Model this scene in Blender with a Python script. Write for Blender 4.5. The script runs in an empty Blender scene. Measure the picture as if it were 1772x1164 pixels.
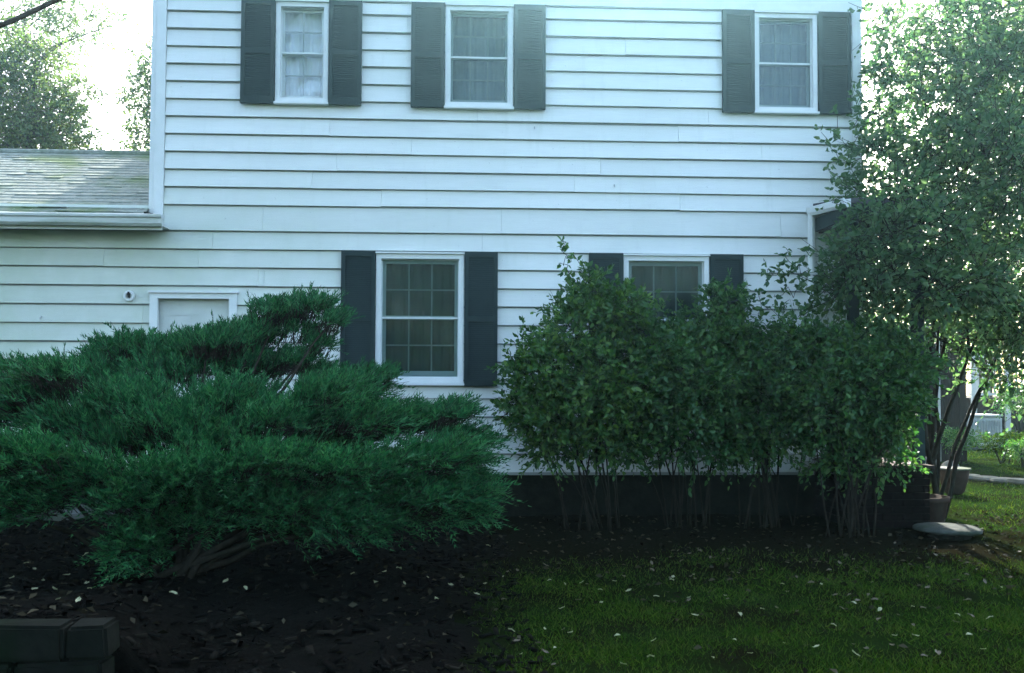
import bpy, bmesh, math, random
import numpy as np
from mathutils import Vector, Matrix

S = bpy.context.scene
COL = S.collection
random.seed(7)
RNG = np.random.default_rng(11)
R = math.radians

# ------------------------------------------------------------------ camera
EYE = Vector((0.0, -11.1, 1.55))
YAW, PITCH, ROLL = R(3.0), R(2.26), R(0.25)
fwd = Vector((math.sin(YAW) * math.cos(PITCH), math.cos(YAW) * math.cos(PITCH), math.sin(PITCH)))
r0 = Vector((math.cos(YAW), -math.sin(YAW), 0))
u0 = r0.cross(fwd)
rgt = r0 * math.cos(ROLL) + u0 * math.sin(ROLL)
upv = u0 * math.cos(ROLL) - r0 * math.sin(ROLL)
cd = bpy.data.cameras.new('camera')
cam = bpy.data.objects.new('camera', cd)
COL.objects.link(cam)
M = Matrix((rgt, upv, -fwd)).transposed().to_4x4()
M.translation = EYE
cam.matrix_world = M
cd.sensor_width = 36
cd.lens = 35.0
cd.clip_end = 900
S.camera = cam

# ------------------------------------------------------------------ sky, sun, exposure
SUN_EL, SUN_AZ = R(31), R(9)            # behind the house, a little to the right
w = bpy.data.worlds.new('World')
S.world = w
w.use_nodes = True
nt = w.node_tree
bg = nt.nodes['Background']
sky = nt.nodes.new('ShaderNodeTexSky')
sky.sky_type = 'NISHITA'
sky.sun_disc = False
sky.sun_elevation = SUN_EL
sky.sun_rotation = SUN_AZ
sky.air_density = 1.0
sky.dust_density = 3.0
sky.ozone_density = 1.0
nt.links.new(sky.outputs[0], bg.inputs[0])
bg.inputs[1].default_value = 0.12
sd = bpy.data.lights.new('sun', 'SUN')
sd.energy = 3.0
sd.angle = R(0.6)
sd.color = (1.0, 0.96, 0.90)
sun = bpy.data.objects.new('sun', sd)
COL.objects.link(sun)
sdir = Vector((math.sin(SUN_AZ) * math.cos(SUN_EL), math.cos(SUN_AZ) * math.cos(SUN_EL), math.sin(SUN_EL)))
sun.rotation_euler = sdir.to_track_quat('Z', 'Y').to_euler()
S.view_settings.view_transform = 'Standard'
S.view_settings.look = 'None'
S.view_settings.exposure = 3.2
S.view_settings.gamma = 1.0
S.view_settings.use_curve_mapping = False
S.render.engine = 'CYCLES'
S.cycles.max_bounces = 8
S.cycles.diffuse_bounces = 2
S.cycles.use_adaptive_sampling = True
S.cycles.adaptive_threshold = 0.02
S.cycles.glossy_bounces = 3
S.cycles.transparent_max_bounces = 8
S.cycles.volume_bounces = 0
FLARE_HAZE_DENSITY = 0.0010

# ------------------------------------------------------------------ helpers
F = 1723.0
def at(px, py, Y):
    """point at world depth Y on the line of sight through photo pixel (px, py)"""
    d = fwd + rgt * ((px - 886) / F) - upv * ((py - 582) / F)
    return EYE + d * ((Y - EYE.y) / d.y)
def on_ground(px, py, Z=0.0):
    d = fwd + rgt * ((px - 886) / F) - upv * ((py - 582) / F)
    return EYE + d * ((Z - EYE.z) / d.z)

def tag(o, label=None, cat=None, group=None, kind=None):
    if label: o['label'] = label
    if cat: o['category'] = cat
    if group: o['group'] = group
    if kind: o['kind'] = kind
    return o

def empty(name, loc, label, cat, group=None):
    o = bpy.data.objects.new(name, None)
    o.empty_display_size = 0.2
    COL.objects.link(o)
    o.location = loc
    return tag(o, label, cat, group)

def link(name, me, mat=None, parent=None, smooth=False):
    o = bpy.data.objects.new(name, me)
    COL.objects.link(o)
    if mat is not None and not me.materials:
        me.materials.append(mat)
    if parent is not None:
        o.parent = parent
        loc = Vector((0, 0, 0))
        p = parent
        while p is not None:
            loc += p.location
            p = p.parent
        o.location = -loc            # meshes are modelled in world coordinates
    if smooth:
        me.polygons.foreach_set('use_smooth', [True] * len(me.polygons))
    return o

class MB:
    """collects boxes, tubes and lathes into one mesh"""
    def __init__(s): s.v = []; s.f = []
    def add(s, vs, fs):
        n = len(s.v)
        s.v += [tuple(v) for v in vs]
        s.f += [tuple(i + n for i in f) for f in fs]
        return s
    def box(s, x0, x1, y0, y1, z0, z1, jit=0.0):
        j = lambda: random.uniform(-jit, jit) if jit else 0.0
        vs = [(x + j(), y + j(), z + j()) for z in (z0, z1) for y in (y0, y1) for x in (x0, x1)]
        return s.add(vs, [(0, 2, 3, 1), (4, 5, 7, 6), (0, 1, 5, 4), (2, 6, 7, 3), (0, 4, 6, 2), (1, 3, 7, 5)])
    def tube(s, pts, rad, n=6, cap=True):
        pts = [Vector(p) for p in pts]
        if not hasattr(rad, '__len__'): rad = [rad] * len(pts)
        vs = []; fs = []
        for i, p in enumerate(pts):
            t = (pts[min(i + 1, len(pts) - 1)] - pts[max(i - 1, 0)]).normalized()
            a = t.cross(Vector((0.13, 0.97, 0.2))).normalized()
            b = t.cross(a)
            for k in range(n):
                q = 2 * math.pi * k / n
                vs.append(p + (a * math.cos(q) + b * math.sin(q)) * rad[i])
        for i in range(len(pts) - 1):
            for k in range(n):
                k2 = (k + 1) % n
                fs.append((i * n + k, i * n + k2, (i + 1) * n + k2, (i + 1) * n + k))
        if cap:
            fs.append(tuple(range(n))[::-1]); fs.append(tuple(range((len(pts) - 1) * n, len(pts) * n)))
        return s.add(vs, fs)
    def lathe(s, c, prof, n=24, wob=0.0):
        vs = []; fs = []
        ph = [random.uniform(0, 6.28) for _ in range(3)]
        for r, z in prof:
            for k in range(n):
                q = 2 * math.pi * k / n
                rr = r * (1 + wob * (math.sin(2 * q + ph[0]) + 0.6 * math.sin(3 * q + ph[1]) + 0.4 * math.sin(5 * q + ph[2])))
                vs.append((c[0] + rr * math.cos(q), c[1] + rr * math.sin(q), c[2] + z))
        m = len(prof)
        for i in range(m - 1):
            for k in range(n):
                k2 = (k + 1) % n
                fs.append((i * n + k, i * n + k2, (i + 1) * n + k2, (i + 1) * n + k))
        fs.append(tuple(range(n))[::-1]); fs.append(tuple(range((m - 1) * n, m * n)))
        return s.add(vs, fs)
    def mesh(s, name):
        me = bpy.data.meshes.new(name)
        me.from_pydata(s.v, [], s.f)
        me.update()
        return me
    def build(s, name, mat, parent=None, smooth=False, bevel=0.0):
        me = s.mesh(name)
        if bevel:
            bm = bmesh.new(); bm.from_mesh(me)
            bmesh.ops.bevel(bm, geom=bm.edges[:], offset=bevel, segments=2, affect='EDGES', clamp_overlap=True)
            bm.to_mesh(me); bm.free()
        return link(name, me, mat, parent, smooth)

def tri_mesh(name, V, T):
    """fast mesh from numpy arrays of vertices (n,3) and triangles (m,3)"""
    me = bpy.data.meshes.new(name)
    V = np.ascontiguousarray(V, dtype=np.float32); T = np.ascontiguousarray(T, dtype=np.int32)
    me.vertices.add(len(V)); me.vertices.foreach_set('co', V.ravel())
    me.loops.add(T.size); me.loops.foreach_set('vertex_index', T.ravel())
    me.polygons.add(len(T))
    me.polygons.foreach_set('loop_start', np.arange(0, T.size, 3, dtype=np.int32))
    me.polygons.foreach_set('loop_total', np.full(len(T), 3, dtype=np.int32))
    me.update(calc_edges=True)
    return me

# ------------------------------------------------------------------ materials
def new_mat(name):
    m = bpy.data.materials.new(name)
    m.use_nodes = True
    n = m.node_tree
    return m, n, n.nodes['Principled BSDF'], n.nodes['Material Output']

def noise(n, scale, detail=4, rough=0.6, vec=None):
    t = n.nodes.new('ShaderNodeTexNoise')
    t.inputs['Scale'].default_value = scale
    t.inputs['Detail'].default_value = detail
    t.inputs['Roughness'].default_value = rough
    if vec is not None: n.links.new(vec, t.inputs['Vector'])
    return t

def ramp(n, src, stops):
    r = n.nodes.new('ShaderNodeValToRGB')
    e = r.color_ramp.elements
    e[0].position, e[0].color = stops[0][0], (*stops[0][1], 1)
    e[1].position, e[1].color = stops[-1][0], (*stops[-1][1], 1)
    for p, c in stops[1:-1]:
        k = e.new(p); k.color = (*c, 1)
    n.links.new(src, r.inputs[0])
    return r.outputs[0]

def mixc(n, fac, a, b, mode='MIX'):
    m = n.nodes.new('ShaderNodeMix'); m.data_type = 'RGBA'; m.blend_type = mode
    for sock, v in ((m.inputs[0], fac), (m.inputs[6], a), (m.inputs[7], b)):
        if hasattr(v, 'links'): n.links.new(v, sock)
        elif isinstance(v, (int, float)): sock.default_value = v
        else: sock.default_value = (*v, 1)
    return m.outputs[2]

def pos(n, sx=1, sy=1, sz=1):
    g = n.nodes.new('ShaderNodeNewGeometry')
    m = n.nodes.new('ShaderNodeMapping')
    m.inputs['Scale'].default_value = (sx, sy, sz)
    n.links.new(g.outputs['Position'], m.inputs['Vector'])
    return m.outputs[0]

def bump(n, b, src, strength, dist):
    k = n.nodes.new('ShaderNodeBump')
    k.inputs['Strength'].default_value = strength
    k.inputs['Distance'].default_value = dist
    n.links.new(src, k.inputs['Height'])
    n.links.new(k.outputs[0], b.inputs['Normal'])

def mottled(name, c0, c1, scale=6, rough=0.7, bstr=0.3, bdist=0.01, stretch=(1, 1, 1), c2=None, scale2=1.2, spec=None):
    m, n, b, o = new_mat(name)
    p = pos(n, *stretch)
    t = noise(n, scale, 6, 0.65, p)
    c = ramp(n, t.outputs[0], [(0.3, c0), (0.7, c1)])
    if c2 is not None:
        t2 = noise(n, scale2, 5, 0.6, p)
        f = ramp(n, t2.outputs[0], [(0.48, (0, 0, 0)), (0.66, (1, 1, 1))])
        c = mixc(n, f, c, c2)
    n.links.new(c, b.inputs['Base Color'])
    b.inputs['Roughness'].default_value = rough
    b.inputs['Specular IOR Level'].default_value = spec if spec is not None else (0.02 if rough > 0.72 else 0.3)
    if bstr: bump(n, b, t.outputs[0], bstr, bdist)
    return m

def siding_mat(name, base, dirt):
    m, n, b, o = new_mat(name)
    g = n.nodes.new('ShaderNodeNewGeometry')
    obi = n.nodes.new('ShaderNodeObjectInfo')
    grain = noise(n, 9, 6, 0.7, pos(n, 0.5, 1, 9))
    big = noise(n, 0.9, 5, 0.6, pos(n, 0.7, 1, 1.3))
    c = ramp(n, grain.outputs[0], [(0.25, tuple(x * 0.90 for x in base)), (0.7, base)])
    f = ramp(n, big.outputs[0], [(0.42, (0, 0, 0)), (0.75, (0.55, 0.55, 0.55))])
    c = mixc(n, f, c, dirt)
    # every board weathers a little differently
    v = ramp(n, obi.outputs['Random'], [(0.0, (0.93, 0.935, 0.94)), (1.0, (1.0, 1.0, 1.0))])
    c = mixc(n, 1.0, c, v, 'MULTIPLY')
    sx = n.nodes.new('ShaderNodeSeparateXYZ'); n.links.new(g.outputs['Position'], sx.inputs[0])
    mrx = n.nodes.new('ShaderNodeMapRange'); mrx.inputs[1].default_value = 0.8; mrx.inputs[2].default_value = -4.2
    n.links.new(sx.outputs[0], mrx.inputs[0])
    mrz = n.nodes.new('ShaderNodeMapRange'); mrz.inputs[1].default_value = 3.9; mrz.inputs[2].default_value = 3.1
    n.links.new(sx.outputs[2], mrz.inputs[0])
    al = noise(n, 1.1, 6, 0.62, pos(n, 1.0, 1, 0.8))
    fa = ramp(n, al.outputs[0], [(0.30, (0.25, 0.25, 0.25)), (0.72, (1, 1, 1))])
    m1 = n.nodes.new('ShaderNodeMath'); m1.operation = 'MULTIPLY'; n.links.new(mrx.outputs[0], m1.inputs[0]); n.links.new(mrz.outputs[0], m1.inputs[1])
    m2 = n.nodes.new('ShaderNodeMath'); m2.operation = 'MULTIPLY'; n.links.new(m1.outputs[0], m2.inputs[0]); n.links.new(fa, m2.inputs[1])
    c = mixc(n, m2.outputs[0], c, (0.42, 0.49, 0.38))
    streak = noise(n, 5, 4, 0.6, pos(n, 2.2, 1, 0.25))
    fst = ramp(n, streak.outputs[0], [(0.56, (0, 0, 0)), (0.80, (0.35, 0.35, 0.35))])
    c = mixc(n, fst, c, (0.50, 0.54, 0.48))
    spots = noise(n, 26, 2, 0.5, pos(n, 1, 1, 1))
    fs = ramp(n, spots.outputs[0], [(0.74, (0, 0, 0)), (0.78, (0.5, 0.5, 0.5))])
    c = mixc(n, fs, c, (0.30, 0.33, 0.30))
    n.links.new(c, b.inputs['Base Color'])
    b.inputs['Roughness'].default_value = 0.5
    b.inputs['Specular IOR Level'].default_value = 0.35
    wave = noise(n, 2.2, 3, 0.5, pos(n, 0.6, 1, 2.5))
    add = n.nodes.new('ShaderNodeMath'); add.operation = 'MULTIPLY_ADD'
    n.links.new(grain.outputs[0], add.inputs[0]); add.inputs[1].default_value = 0.12
    n.links.new(wave.outputs[0], add.inputs[2])
    bump(n, b, add.outputs[0], 0.35, 0.012)
    return m

def leaf_mat(name, dark, mid, light, trans=0.35, rough=0.5, spec=0.35, tcol=None, patch=None):
    m, n, b, o = new_mat(name)
    g = n.nodes.new('ShaderNodeNewGeometry')
    c = ramp(n, g.outputs['Random Per Island'], [(0.0, dark), (0.55, mid), (1.0, light)])
    big = noise(n, 2.2, 3, 0.6, pos(n))
    v = ramp(n, big.outputs[0], [(0.3, (0.72, 0.78, 0.8)), (0.7, (1.12, 1.06, 0.98))])
    c = mixc(n, 1.0, c, v, 'MULTIPLY')
    if patch is not None:            # dead or yellowed twigs in irregular patches
        pn = noise(n, 5.5, 4, 0.7, pos(n))
        pf = ramp(n, pn.outputs[0], [(0.56, (0, 0, 0)), (0.70, (0.75, 0.75, 0.75))])
        c = mixc(n, pf, c, patch)
    n.links.new(c, b.inputs['Base Color'])
    b.inputs['Roughness'].default_value = rough
    b.inputs['Specular IOR Level'].default_value = spec
    t = n.nodes.new('ShaderNodeBsdfTranslucent')
    tc = mixc(n, 1.0, c, tcol or (1.3, 1.5, 0.7), 'MULTIPLY')
    n.links.new(tc, t.inputs['Color'])
    x = n.nodes.new('ShaderNodeMixShader'); x.inputs[0].default_value = trans
    n.links.new(b.outputs[0], x.inputs[1]); n.links.new(t.outputs[0], x.inputs[2])
    n.links.new(x.outputs[0], o.inputs['Surface'])
    return m

def glass_mat(name, tint, gloss=0.06, rough=0.02):
    m, n, b, o = new_mat(name)
    n.nodes.remove(b)
    tr = n.nodes.new('ShaderNodeBsdfTransparent'); tr.inputs[0].default_value = (*tint, 1)
    gl = n.nodes.new('ShaderNodeBsdfGlossy'); gl.inputs['Roughness'].default_value = rough
    gl.inputs['Color'].default_value = (0.9, 0.95, 1, 1)
    lw = n.nodes.new('ShaderNodeLayerWeight'); lw.inputs[0].default_value = 0.25
    ma = n.nodes.new('ShaderNodeMath'); ma.operation = 'MULTIPLY_ADD'
    n.links.new(lw.outputs['Fresnel'], ma.inputs[0]); ma.inputs[1].default_value = 0.6; ma.inputs[2].default_value = gloss
    wv = noise(n, 2.0, 2, 0.5, pos(n))
    k = n.nodes.new('ShaderNodeBump'); k.inputs['Strength'].default_value = 0.15; k.inputs['Distance'].default_value = 0.02
    n.links.new(wv.outputs[0], k.inputs['Height']); n.links.new(k.outputs[0], gl.inputs['Normal'])
    x = n.nodes.new('ShaderNodeMixShader')
    n.links.new(ma.outputs[0], x.inputs[0]); n.links.new(tr.outputs[0], x.inputs[1]); n.links.new(gl.outputs[0], x.inputs[2])
    n.links.new(x.outputs[0], o.inputs['Surface'])
    return m

MT = {}
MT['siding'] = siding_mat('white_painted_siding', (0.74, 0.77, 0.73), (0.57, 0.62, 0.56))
MT['trim'] = mottled('white_trim_paint', (0.62, 0.66, 0.64), (0.70, 0.73, 0.71), 5, 0.45, 0.1, 0.004)
MT['sheath'] = mottled('grey_sheathing', (0.30, 0.33, 0.34), (0.40, 0.43, 0.44), 5, 0.9, 0.1)
MT['shutter'] = mottled('black_green_shutter_paint', (0.006, 0.018, 0.018), (0.011, 0.026, 0.026), 7, 0.7, 0.15, 0.004)
MT['muntin'] = mottled('muntin_paint', (0.26, 0.31, 0.31), (0.34, 0.39, 0.39), 6, 0.5, 0.1, 0.003)
MT['curtain_mid'] = mottled('pale_grey_curtain', (0.26, 0.32, 0.36), (0.38, 0.44, 0.48), 4, 0.9, 0.0)
MT['weathered'] = mottled('weathered_white_paint', (0.28, 0.31, 0.29), (0.40, 0.43, 0.41), 6, 0.6, 0.1, 0.004)
MT['sash'] = mottled('sash_paint', (0.60, 0.66, 0.64), (0.68, 0.73, 0.72), 6, 0.5, 0.1, 0.003)
MT['pane'] = glass_mat('window_glass', (0.93, 0.96, 0.96), 0.012)
MT['storm'] = glass_mat('storm_screen_glass', (0.47, 0.56, 0.56), 0.008, 0.12)
MT['storm_clear'] = glass_mat('clear_storm_glass', (0.95, 0.97, 0.98), 0.05, 0.05)
MT['curtain_dark'] = mottled('grey_curtain', (0.045, 0.085, 0.09), (0.08, 0.13, 0.14), 4, 0.9, 0.0)
MT['curtain_white'] = mottled('white_curtain', (0.66, 0.70, 0.74), (0.78, 0.80, 0.83), 4, 0.9, 0.0)
MT['interior'] = mottled('dark_room', (0.03, 0.035, 0.035), (0.05, 0.055, 0.055), 2, 0.9, 0.0)
MT['door'] = mottled('off_white_door_paint', (0.50, 0.54, 0.50), (0.60, 0.64, 0.60), 3, 0.6, 0.1, 0.004)
MT['gutter'] = mottled('weathered_gutter', (0.52, 0.56, 0.52), (0.66, 0.70, 0.68), 6, 0.5, 0.15, 0.004, (0.6, 1, 4), (0.36, 0.40, 0.34), 3)
MT['shingle'] = mottled('mossy_grey_shingles', (0.15, 0.172, 0.140), (0.27, 0.295, 0.25), 14, 0.75, 0.5, 0.006, (1, 1, 1), (0.11, 0.155, 0.075), 1.1)
MT['roof'] = mottled('dark_asphalt_roof', (0.06, 0.06, 0.065), (0.11, 0.11, 0.12), 20, 0.9, 0.4, 0.006)
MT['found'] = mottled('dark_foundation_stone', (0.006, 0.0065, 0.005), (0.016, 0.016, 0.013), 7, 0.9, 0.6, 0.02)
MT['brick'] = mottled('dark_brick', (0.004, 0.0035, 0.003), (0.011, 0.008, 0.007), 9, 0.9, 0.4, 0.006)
MT['metal'] = mottled('grey_metal', (0.35, 0.38, 0.38), (0.45, 0.48, 0.48), 9, 0.4, 0.1, 0.003)
MT['black'] = mottled('black_rubber', (0.012, 0.012, 0.012), (0.02, 0.02, 0.02), 9, 0.6, 0.1, 0.003)
MT['bark'] = mottled('grey_brown_bark', (0.035, 0.028, 0.022), (0.10, 0.085, 0.068), 18, 0.9, 0.7, 0.01, (1, 1, 0.3))
MT['bark_dark'] = mottled('dark_bark', (0.009, 0.0085, 0.006), (0.030, 0.027, 0.020), 22, 0.9, 0.7, 0.008, (1, 1, 0.3))
MT['block'] = mottled('dark_mossy_concrete_block', (0.005, 0.006, 0.0045), (0.012, 0.013, 0.010), 9, 0.95, 0.7, 0.012, (1, 1, 1), (0.006, 0.011, 0.005), 2.5)
MT['concrete'] = mottled('weathered_concrete', (0.06, 0.066, 0.058), (0.13, 0.14, 0.125), 8, 0.9, 0.5, 0.008, (1, 1, 1), (0.05, 0.065, 0.04), 2.0)
MT['stone'] = mottled('field_stone', (0.06, 0.065, 0.055), (0.14, 0.145, 0.125), 6, 0.9, 0.8, 0.02)
MT['pot'] = mottled('dark_clay_pot', (0.025, 0.018, 0.014), (0.05, 0.035, 0.026), 9, 0.8, 0.3, 0.006)
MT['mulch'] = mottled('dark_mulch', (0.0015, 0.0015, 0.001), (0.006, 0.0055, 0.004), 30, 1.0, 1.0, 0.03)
MT['shed'] = mottled('dark_brown_boards', (0.020, 0.017, 0.014), (0.042, 0.035, 0.030), 9, 0.8, 0.3, 0.006, (6, 6, 0.6))
MT['juniper'] = leaf_mat('juniper_needles', (0.009, 0.056, 0.021), (0.020, 0.128, 0.046), (0.060, 0.200, 0.072), 0.22, 0.65, 0.10, (1.0, 1.3, 0.8), (0.035, 0.075, 0.022))
MT['shrub_leaf'] = leaf_mat('shrub_leaves', (0.018, 0.066, 0.020), (0.046, 0.140, 0.036), (0.120, 0.220, 0.045), 0.38, 0.40, 0.32, None, (0.085, 0.170, 0.030))
MT['shrub_leaf_b'] = leaf_mat('deep_green_shrub_leaves', (0.015, 0.060, 0.022), (0.038, 0.124, 0.038), (0.095, 0.190, 0.050), 0.38, 0.40, 0.32, None, (0.060, 0.150, 0.034))
MT['tree_leaf'] = leaf_mat('tree_leaves', (0.030, 0.084, 0.038), (0.066, 0.140, 0.062), (0.120, 0.195, 0.090), 0.5, 0.48, 0.22, (1.4, 1.5, 1.0))
MT['far_leaf'] = leaf_mat('background_leaves', (0.055, 0.095, 0.045), (0.10, 0.145, 0.070), (0.150, 0.180, 0.095), 0.62, 0.5, 0.3)
MT['grass'] = leaf_mat('grass_blades', (0.011, 0.034, 0.003), (0.028, 0.070, 0.006), (0.075, 0.100, 0.018), 0.25, 0.9, 0.02, None, (0.050, 0.055, 0.014))
MT['litter'] = leaf_mat('brown_leaf_litter', (0.004, 0.004, 0.002), (0.012, 0.011, 0.006), (0.060, 0.054, 0.034), 0.1, 0.9, 0.02, (1, 1, 1))
MT['fallen_pale'] = mottled('pale_dry_leaf', (0.15, 0.16, 0.08), (0.33, 0.34, 0.20), 60, 0.6, 0.2, 0.001)
MT['fallen_tan'] = mottled('tan_dry_leaf', (0.04, 0.034, 0.02), (0.11, 0.09, 0.055), 60, 0.6, 0.2, 0.001)

def ground_mat():
    m, n, b, o = new_mat('lawn_and_soil')
    p = pos(n)
    fine = noise(n, 45, 6, 0.7, p)
    mid = noise(n, 1.6, 5, 0.6, p)
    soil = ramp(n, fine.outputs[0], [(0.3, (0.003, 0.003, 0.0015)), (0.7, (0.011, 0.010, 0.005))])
    grass = ramp(n, fine.outputs[0], [(0.3, (0.004, 0.010, 0.002)), (0.7, (0.013, 0.026, 0.005))])
    f = ramp(n, mid.outputs[0], [(0.36, (0, 0, 0)), (0.58, (1, 1, 1))])
    # bare soil within about a metre and a half of the front wall's planting bed
    sp = n.nodes.new('ShaderNodeSeparateXYZ'); n.links.new(p, sp.inputs[0])
    wob = noise(n, 0.9, 4, 0.6, p)
    ad = n.nodes.new('ShaderNodeMath'); ad.operation = 'MULTIPLY_ADD'
    n.links.new(wob.outputs[0], ad.inputs[0]); ad.inputs[1].default_value = 2.4; n.links.new(sp.outputs[1], ad.inputs[2])
    mr = n.nodes.new('ShaderNodeMapRange'); mr.inputs[1].default_value = -1.6; mr.inputs[2].default_value = -3.0
    mr.inputs[3].default_value = 0.0; mr.inputs[4].default_value = 1.0
    n.links.new(ad.outputs[0], mr.inputs[0])
    far = n.nodes.new('ShaderNodeMapRange'); far.inputs[1].default_value = 1.5; far.inputs[2].default_value = 3.5
    n.links.new(sp.outputs[1], far.inputs[0])
    mx = n.nodes.new('ShaderNodeMath'); mx.operation = 'MAXIMUM'
    xr = n.nodes.new('ShaderNodeMapRange'); xr.inputs[1].default_value = 4.7; xr.inputs[2].default_value = 5.5
    n.links.new(sp.outputs[0], xr.inputs[0])
    mx0 = n.nodes.new('ShaderNodeMath'); mx0.operation = 'MAXIMUM'
    n.links.new(far.outputs[0], mx0.inputs[0]); n.links.new(xr.outputs[0], mx0.inputs[1])
    n.links.new(mr.outputs[0], mx.inputs[0]); n.links.new(mx0.outputs[0], mx.inputs[1])
    ml = n.nodes.new('ShaderNodeMath'); ml.operation = 'MULTIPLY'
    n.links.new(f, ml.inputs[0]); n.links.new(mx.outputs[0], ml.inputs[1])
    n.links.new(mixc(n, ml.outputs[0], soil, grass), b.inputs['Base Color'])
    b.inputs['Roughness'].default_value = 1.0
    b.inputs['Specular IOR Level'].default_value = 0.0
    bump(n, b, fine.outputs[0], 0.8, 0.03)
    return m
MT['ground'] = ground_mat()

# ------------------------------------------------------------------ ground
def ground():
    xs = sorted(set([-75, -60, -45, -30, 30, 45, 60, 75] + [round(-16 + 0.5 * i, 2) for i in range(65)]))
    ys = sorted(set([-48, -30, -20, 38, 55, 75] + [round(-14 + 0.5 * i, 2) for i in range(89)]))
    rr = random.Random(3)
    v = []
    for y in ys:
        for x in xs:
            near = -15 < x < 15 and -13 < y < 29
            v.append((x, y, rr.uniform(-0.018, 0.012) if near else -0.03))
    nx = len(xs)
    f = [(j * nx + i, j * nx + i + 1, (j + 1) * nx + i + 1, (j + 1) * nx + i) for j in range(len(ys) - 1) for i in range(nx - 1)]
    mb = MB(); mb.v = v; mb.f = f
    tag(mb.build('ground', MT['ground'], smooth=True), kind='structure')
ground()

# raised planting bed of the juniper
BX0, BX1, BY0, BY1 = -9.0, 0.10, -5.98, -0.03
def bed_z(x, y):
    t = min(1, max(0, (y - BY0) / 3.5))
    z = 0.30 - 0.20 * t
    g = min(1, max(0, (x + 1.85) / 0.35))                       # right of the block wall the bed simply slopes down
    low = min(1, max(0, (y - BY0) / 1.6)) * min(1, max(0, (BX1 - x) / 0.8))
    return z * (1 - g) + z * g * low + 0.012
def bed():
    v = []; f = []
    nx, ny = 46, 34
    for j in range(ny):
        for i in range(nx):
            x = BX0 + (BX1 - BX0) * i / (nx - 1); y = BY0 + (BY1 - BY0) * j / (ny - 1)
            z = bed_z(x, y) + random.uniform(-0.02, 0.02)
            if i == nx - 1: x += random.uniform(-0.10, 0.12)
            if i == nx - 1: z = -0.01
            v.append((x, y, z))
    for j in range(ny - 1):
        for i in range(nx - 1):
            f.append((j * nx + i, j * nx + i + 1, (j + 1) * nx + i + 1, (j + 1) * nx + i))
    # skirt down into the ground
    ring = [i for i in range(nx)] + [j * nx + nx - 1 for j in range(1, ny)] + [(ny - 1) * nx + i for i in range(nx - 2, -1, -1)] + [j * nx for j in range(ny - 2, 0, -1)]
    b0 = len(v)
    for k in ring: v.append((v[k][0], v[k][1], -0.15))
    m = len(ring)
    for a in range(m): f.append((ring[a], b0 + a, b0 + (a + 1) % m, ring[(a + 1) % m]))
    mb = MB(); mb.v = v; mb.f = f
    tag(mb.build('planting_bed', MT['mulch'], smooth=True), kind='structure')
bed()

# ------------------------------------------------------------------ house
XL, XR, WLX = -3.40, 4.57, -9.0
HD, EAVE, RIDGE = 7.5, 6.0, 8.1
house = empty('house', (0.6, 0, 0), 'white clapboard two storey house with black shutters and a low wing at the left', 'house')

WIN = [  # casing x0 x1 z0 z1, shutter outer x left, right, z0, z1, kind
    (-2.062, -1.484, 4.575, 5.700, -2.440, -1.112, 4.550, 5.722, 'white'),
    (-0.183, 0.577, 4.560, 5.700, -0.565, 0.943, 4.540, 5.722, 'dark'),
    (3.333, 4.058, 4.570, 5.700, 2.958, 4.440, 4.548, 5.722, 'dark'),
    (-0.929, 0.041, 1.469, 2.898, -1.312, 0.416, 1.433, 2.925, 'low'),
    (1.830, 2.799, 1.469, 2.903, 1.437, 3.184, 1.433, 2.928, 'low'),
]
DOOR = (-3.386, -2.446, 0.0, 2.44)
HOLES = [(a + 0.03, b - 0.03, c + 0.03, d - 0.03) for a, b, c, d, *_ in WIN] + [(DOOR[0] + 0.03, DOOR[1] - 0.03, -0.2, DOOR[3] - 0.03)]
COURSES = [0.483 + 0.2042 * i for i in range(13)] + [3.1375, 3.425] + [3.425 + 0.1965 * i for i in range(1, 12)]
COURSES = COURSES + [5.735]
YB, YT = -0.040, -0.008      # butt and top of a board's face

def board(z0, z1, x0, x1, joints, name='clapboard', place=lambda x, y, z: (x, y, z), holes=HOLES):
    cuts = sorted({x0, x1, *[j for j in joints if x0 < j < x1], *[h for a, b, c, d in holes if d > z0 and c < z1 for h in (a, b) if x0 < h < x1]})
    runs = []; cur = []
    for a, b in zip(cuts, cuts[1:]):
        m = (a + b) / 2
        lo, hi = z0, z1
        spans = [(lo, hi)]
        for ha, hb, hc, hd in holes:
            if ha < m < hb and hd > z0 and hc < z1:
                spans = [s for lo, hi in spans for s in ((lo, min(hi, hc)), (max(lo, hd), hi)) if s[1] - s[0] > 0.012]
        if not spans or a in joints:
            if cur: runs.append(cur); cur = []
        for s in spans: cur.append((a, b, *s))
    if cur: runs.append(cur)
    yy = lambda z: YB + (YT - YB) * (z - z0) / (z1 - z0)
    for run in runs:
        mb = MB()
        dz = random.uniform(-0.003, 0.003); tilt = random.uniform(-0.0012, 0.0012); dy = random.uniform(-0.002, 0.001)
        xa, xb = run[0][0], run[-1][1]
        for a, b, lo, hi in run:
            a2 = a + (0.0012 if a == xa else 0); b2 = b - (0.0012 if b == xb else 0)
            v = []
            for x in (a2, b2):
                for z, y in ((lo, -0.001), (lo, yy(lo) + dy), (hi, yy(hi) + dy), (hi, -0.001)):
                    v.append(place(x, y, z + dz + tilt * (x - xa)))
            mb.add(v, [(0, 1, 2, 3), (7, 6, 5, 4), (1, 5, 6, 2), (0, 4, 5, 1), (3, 2, 6, 7), (0, 3, 7, 4)])
        me = mb.mesh(name)
        bm = bmesh.new(); bm.from_mesh(me)
        bmesh.ops.remove_doubles(bm, verts=bm.verts[:], dist=0.0004)
        bmesh.ops.recalc_face_normals(bm, faces=bm.faces[:])
        bm.to_mesh(me); bm.free()
        link(name, me, MT['siding'], house)

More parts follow.
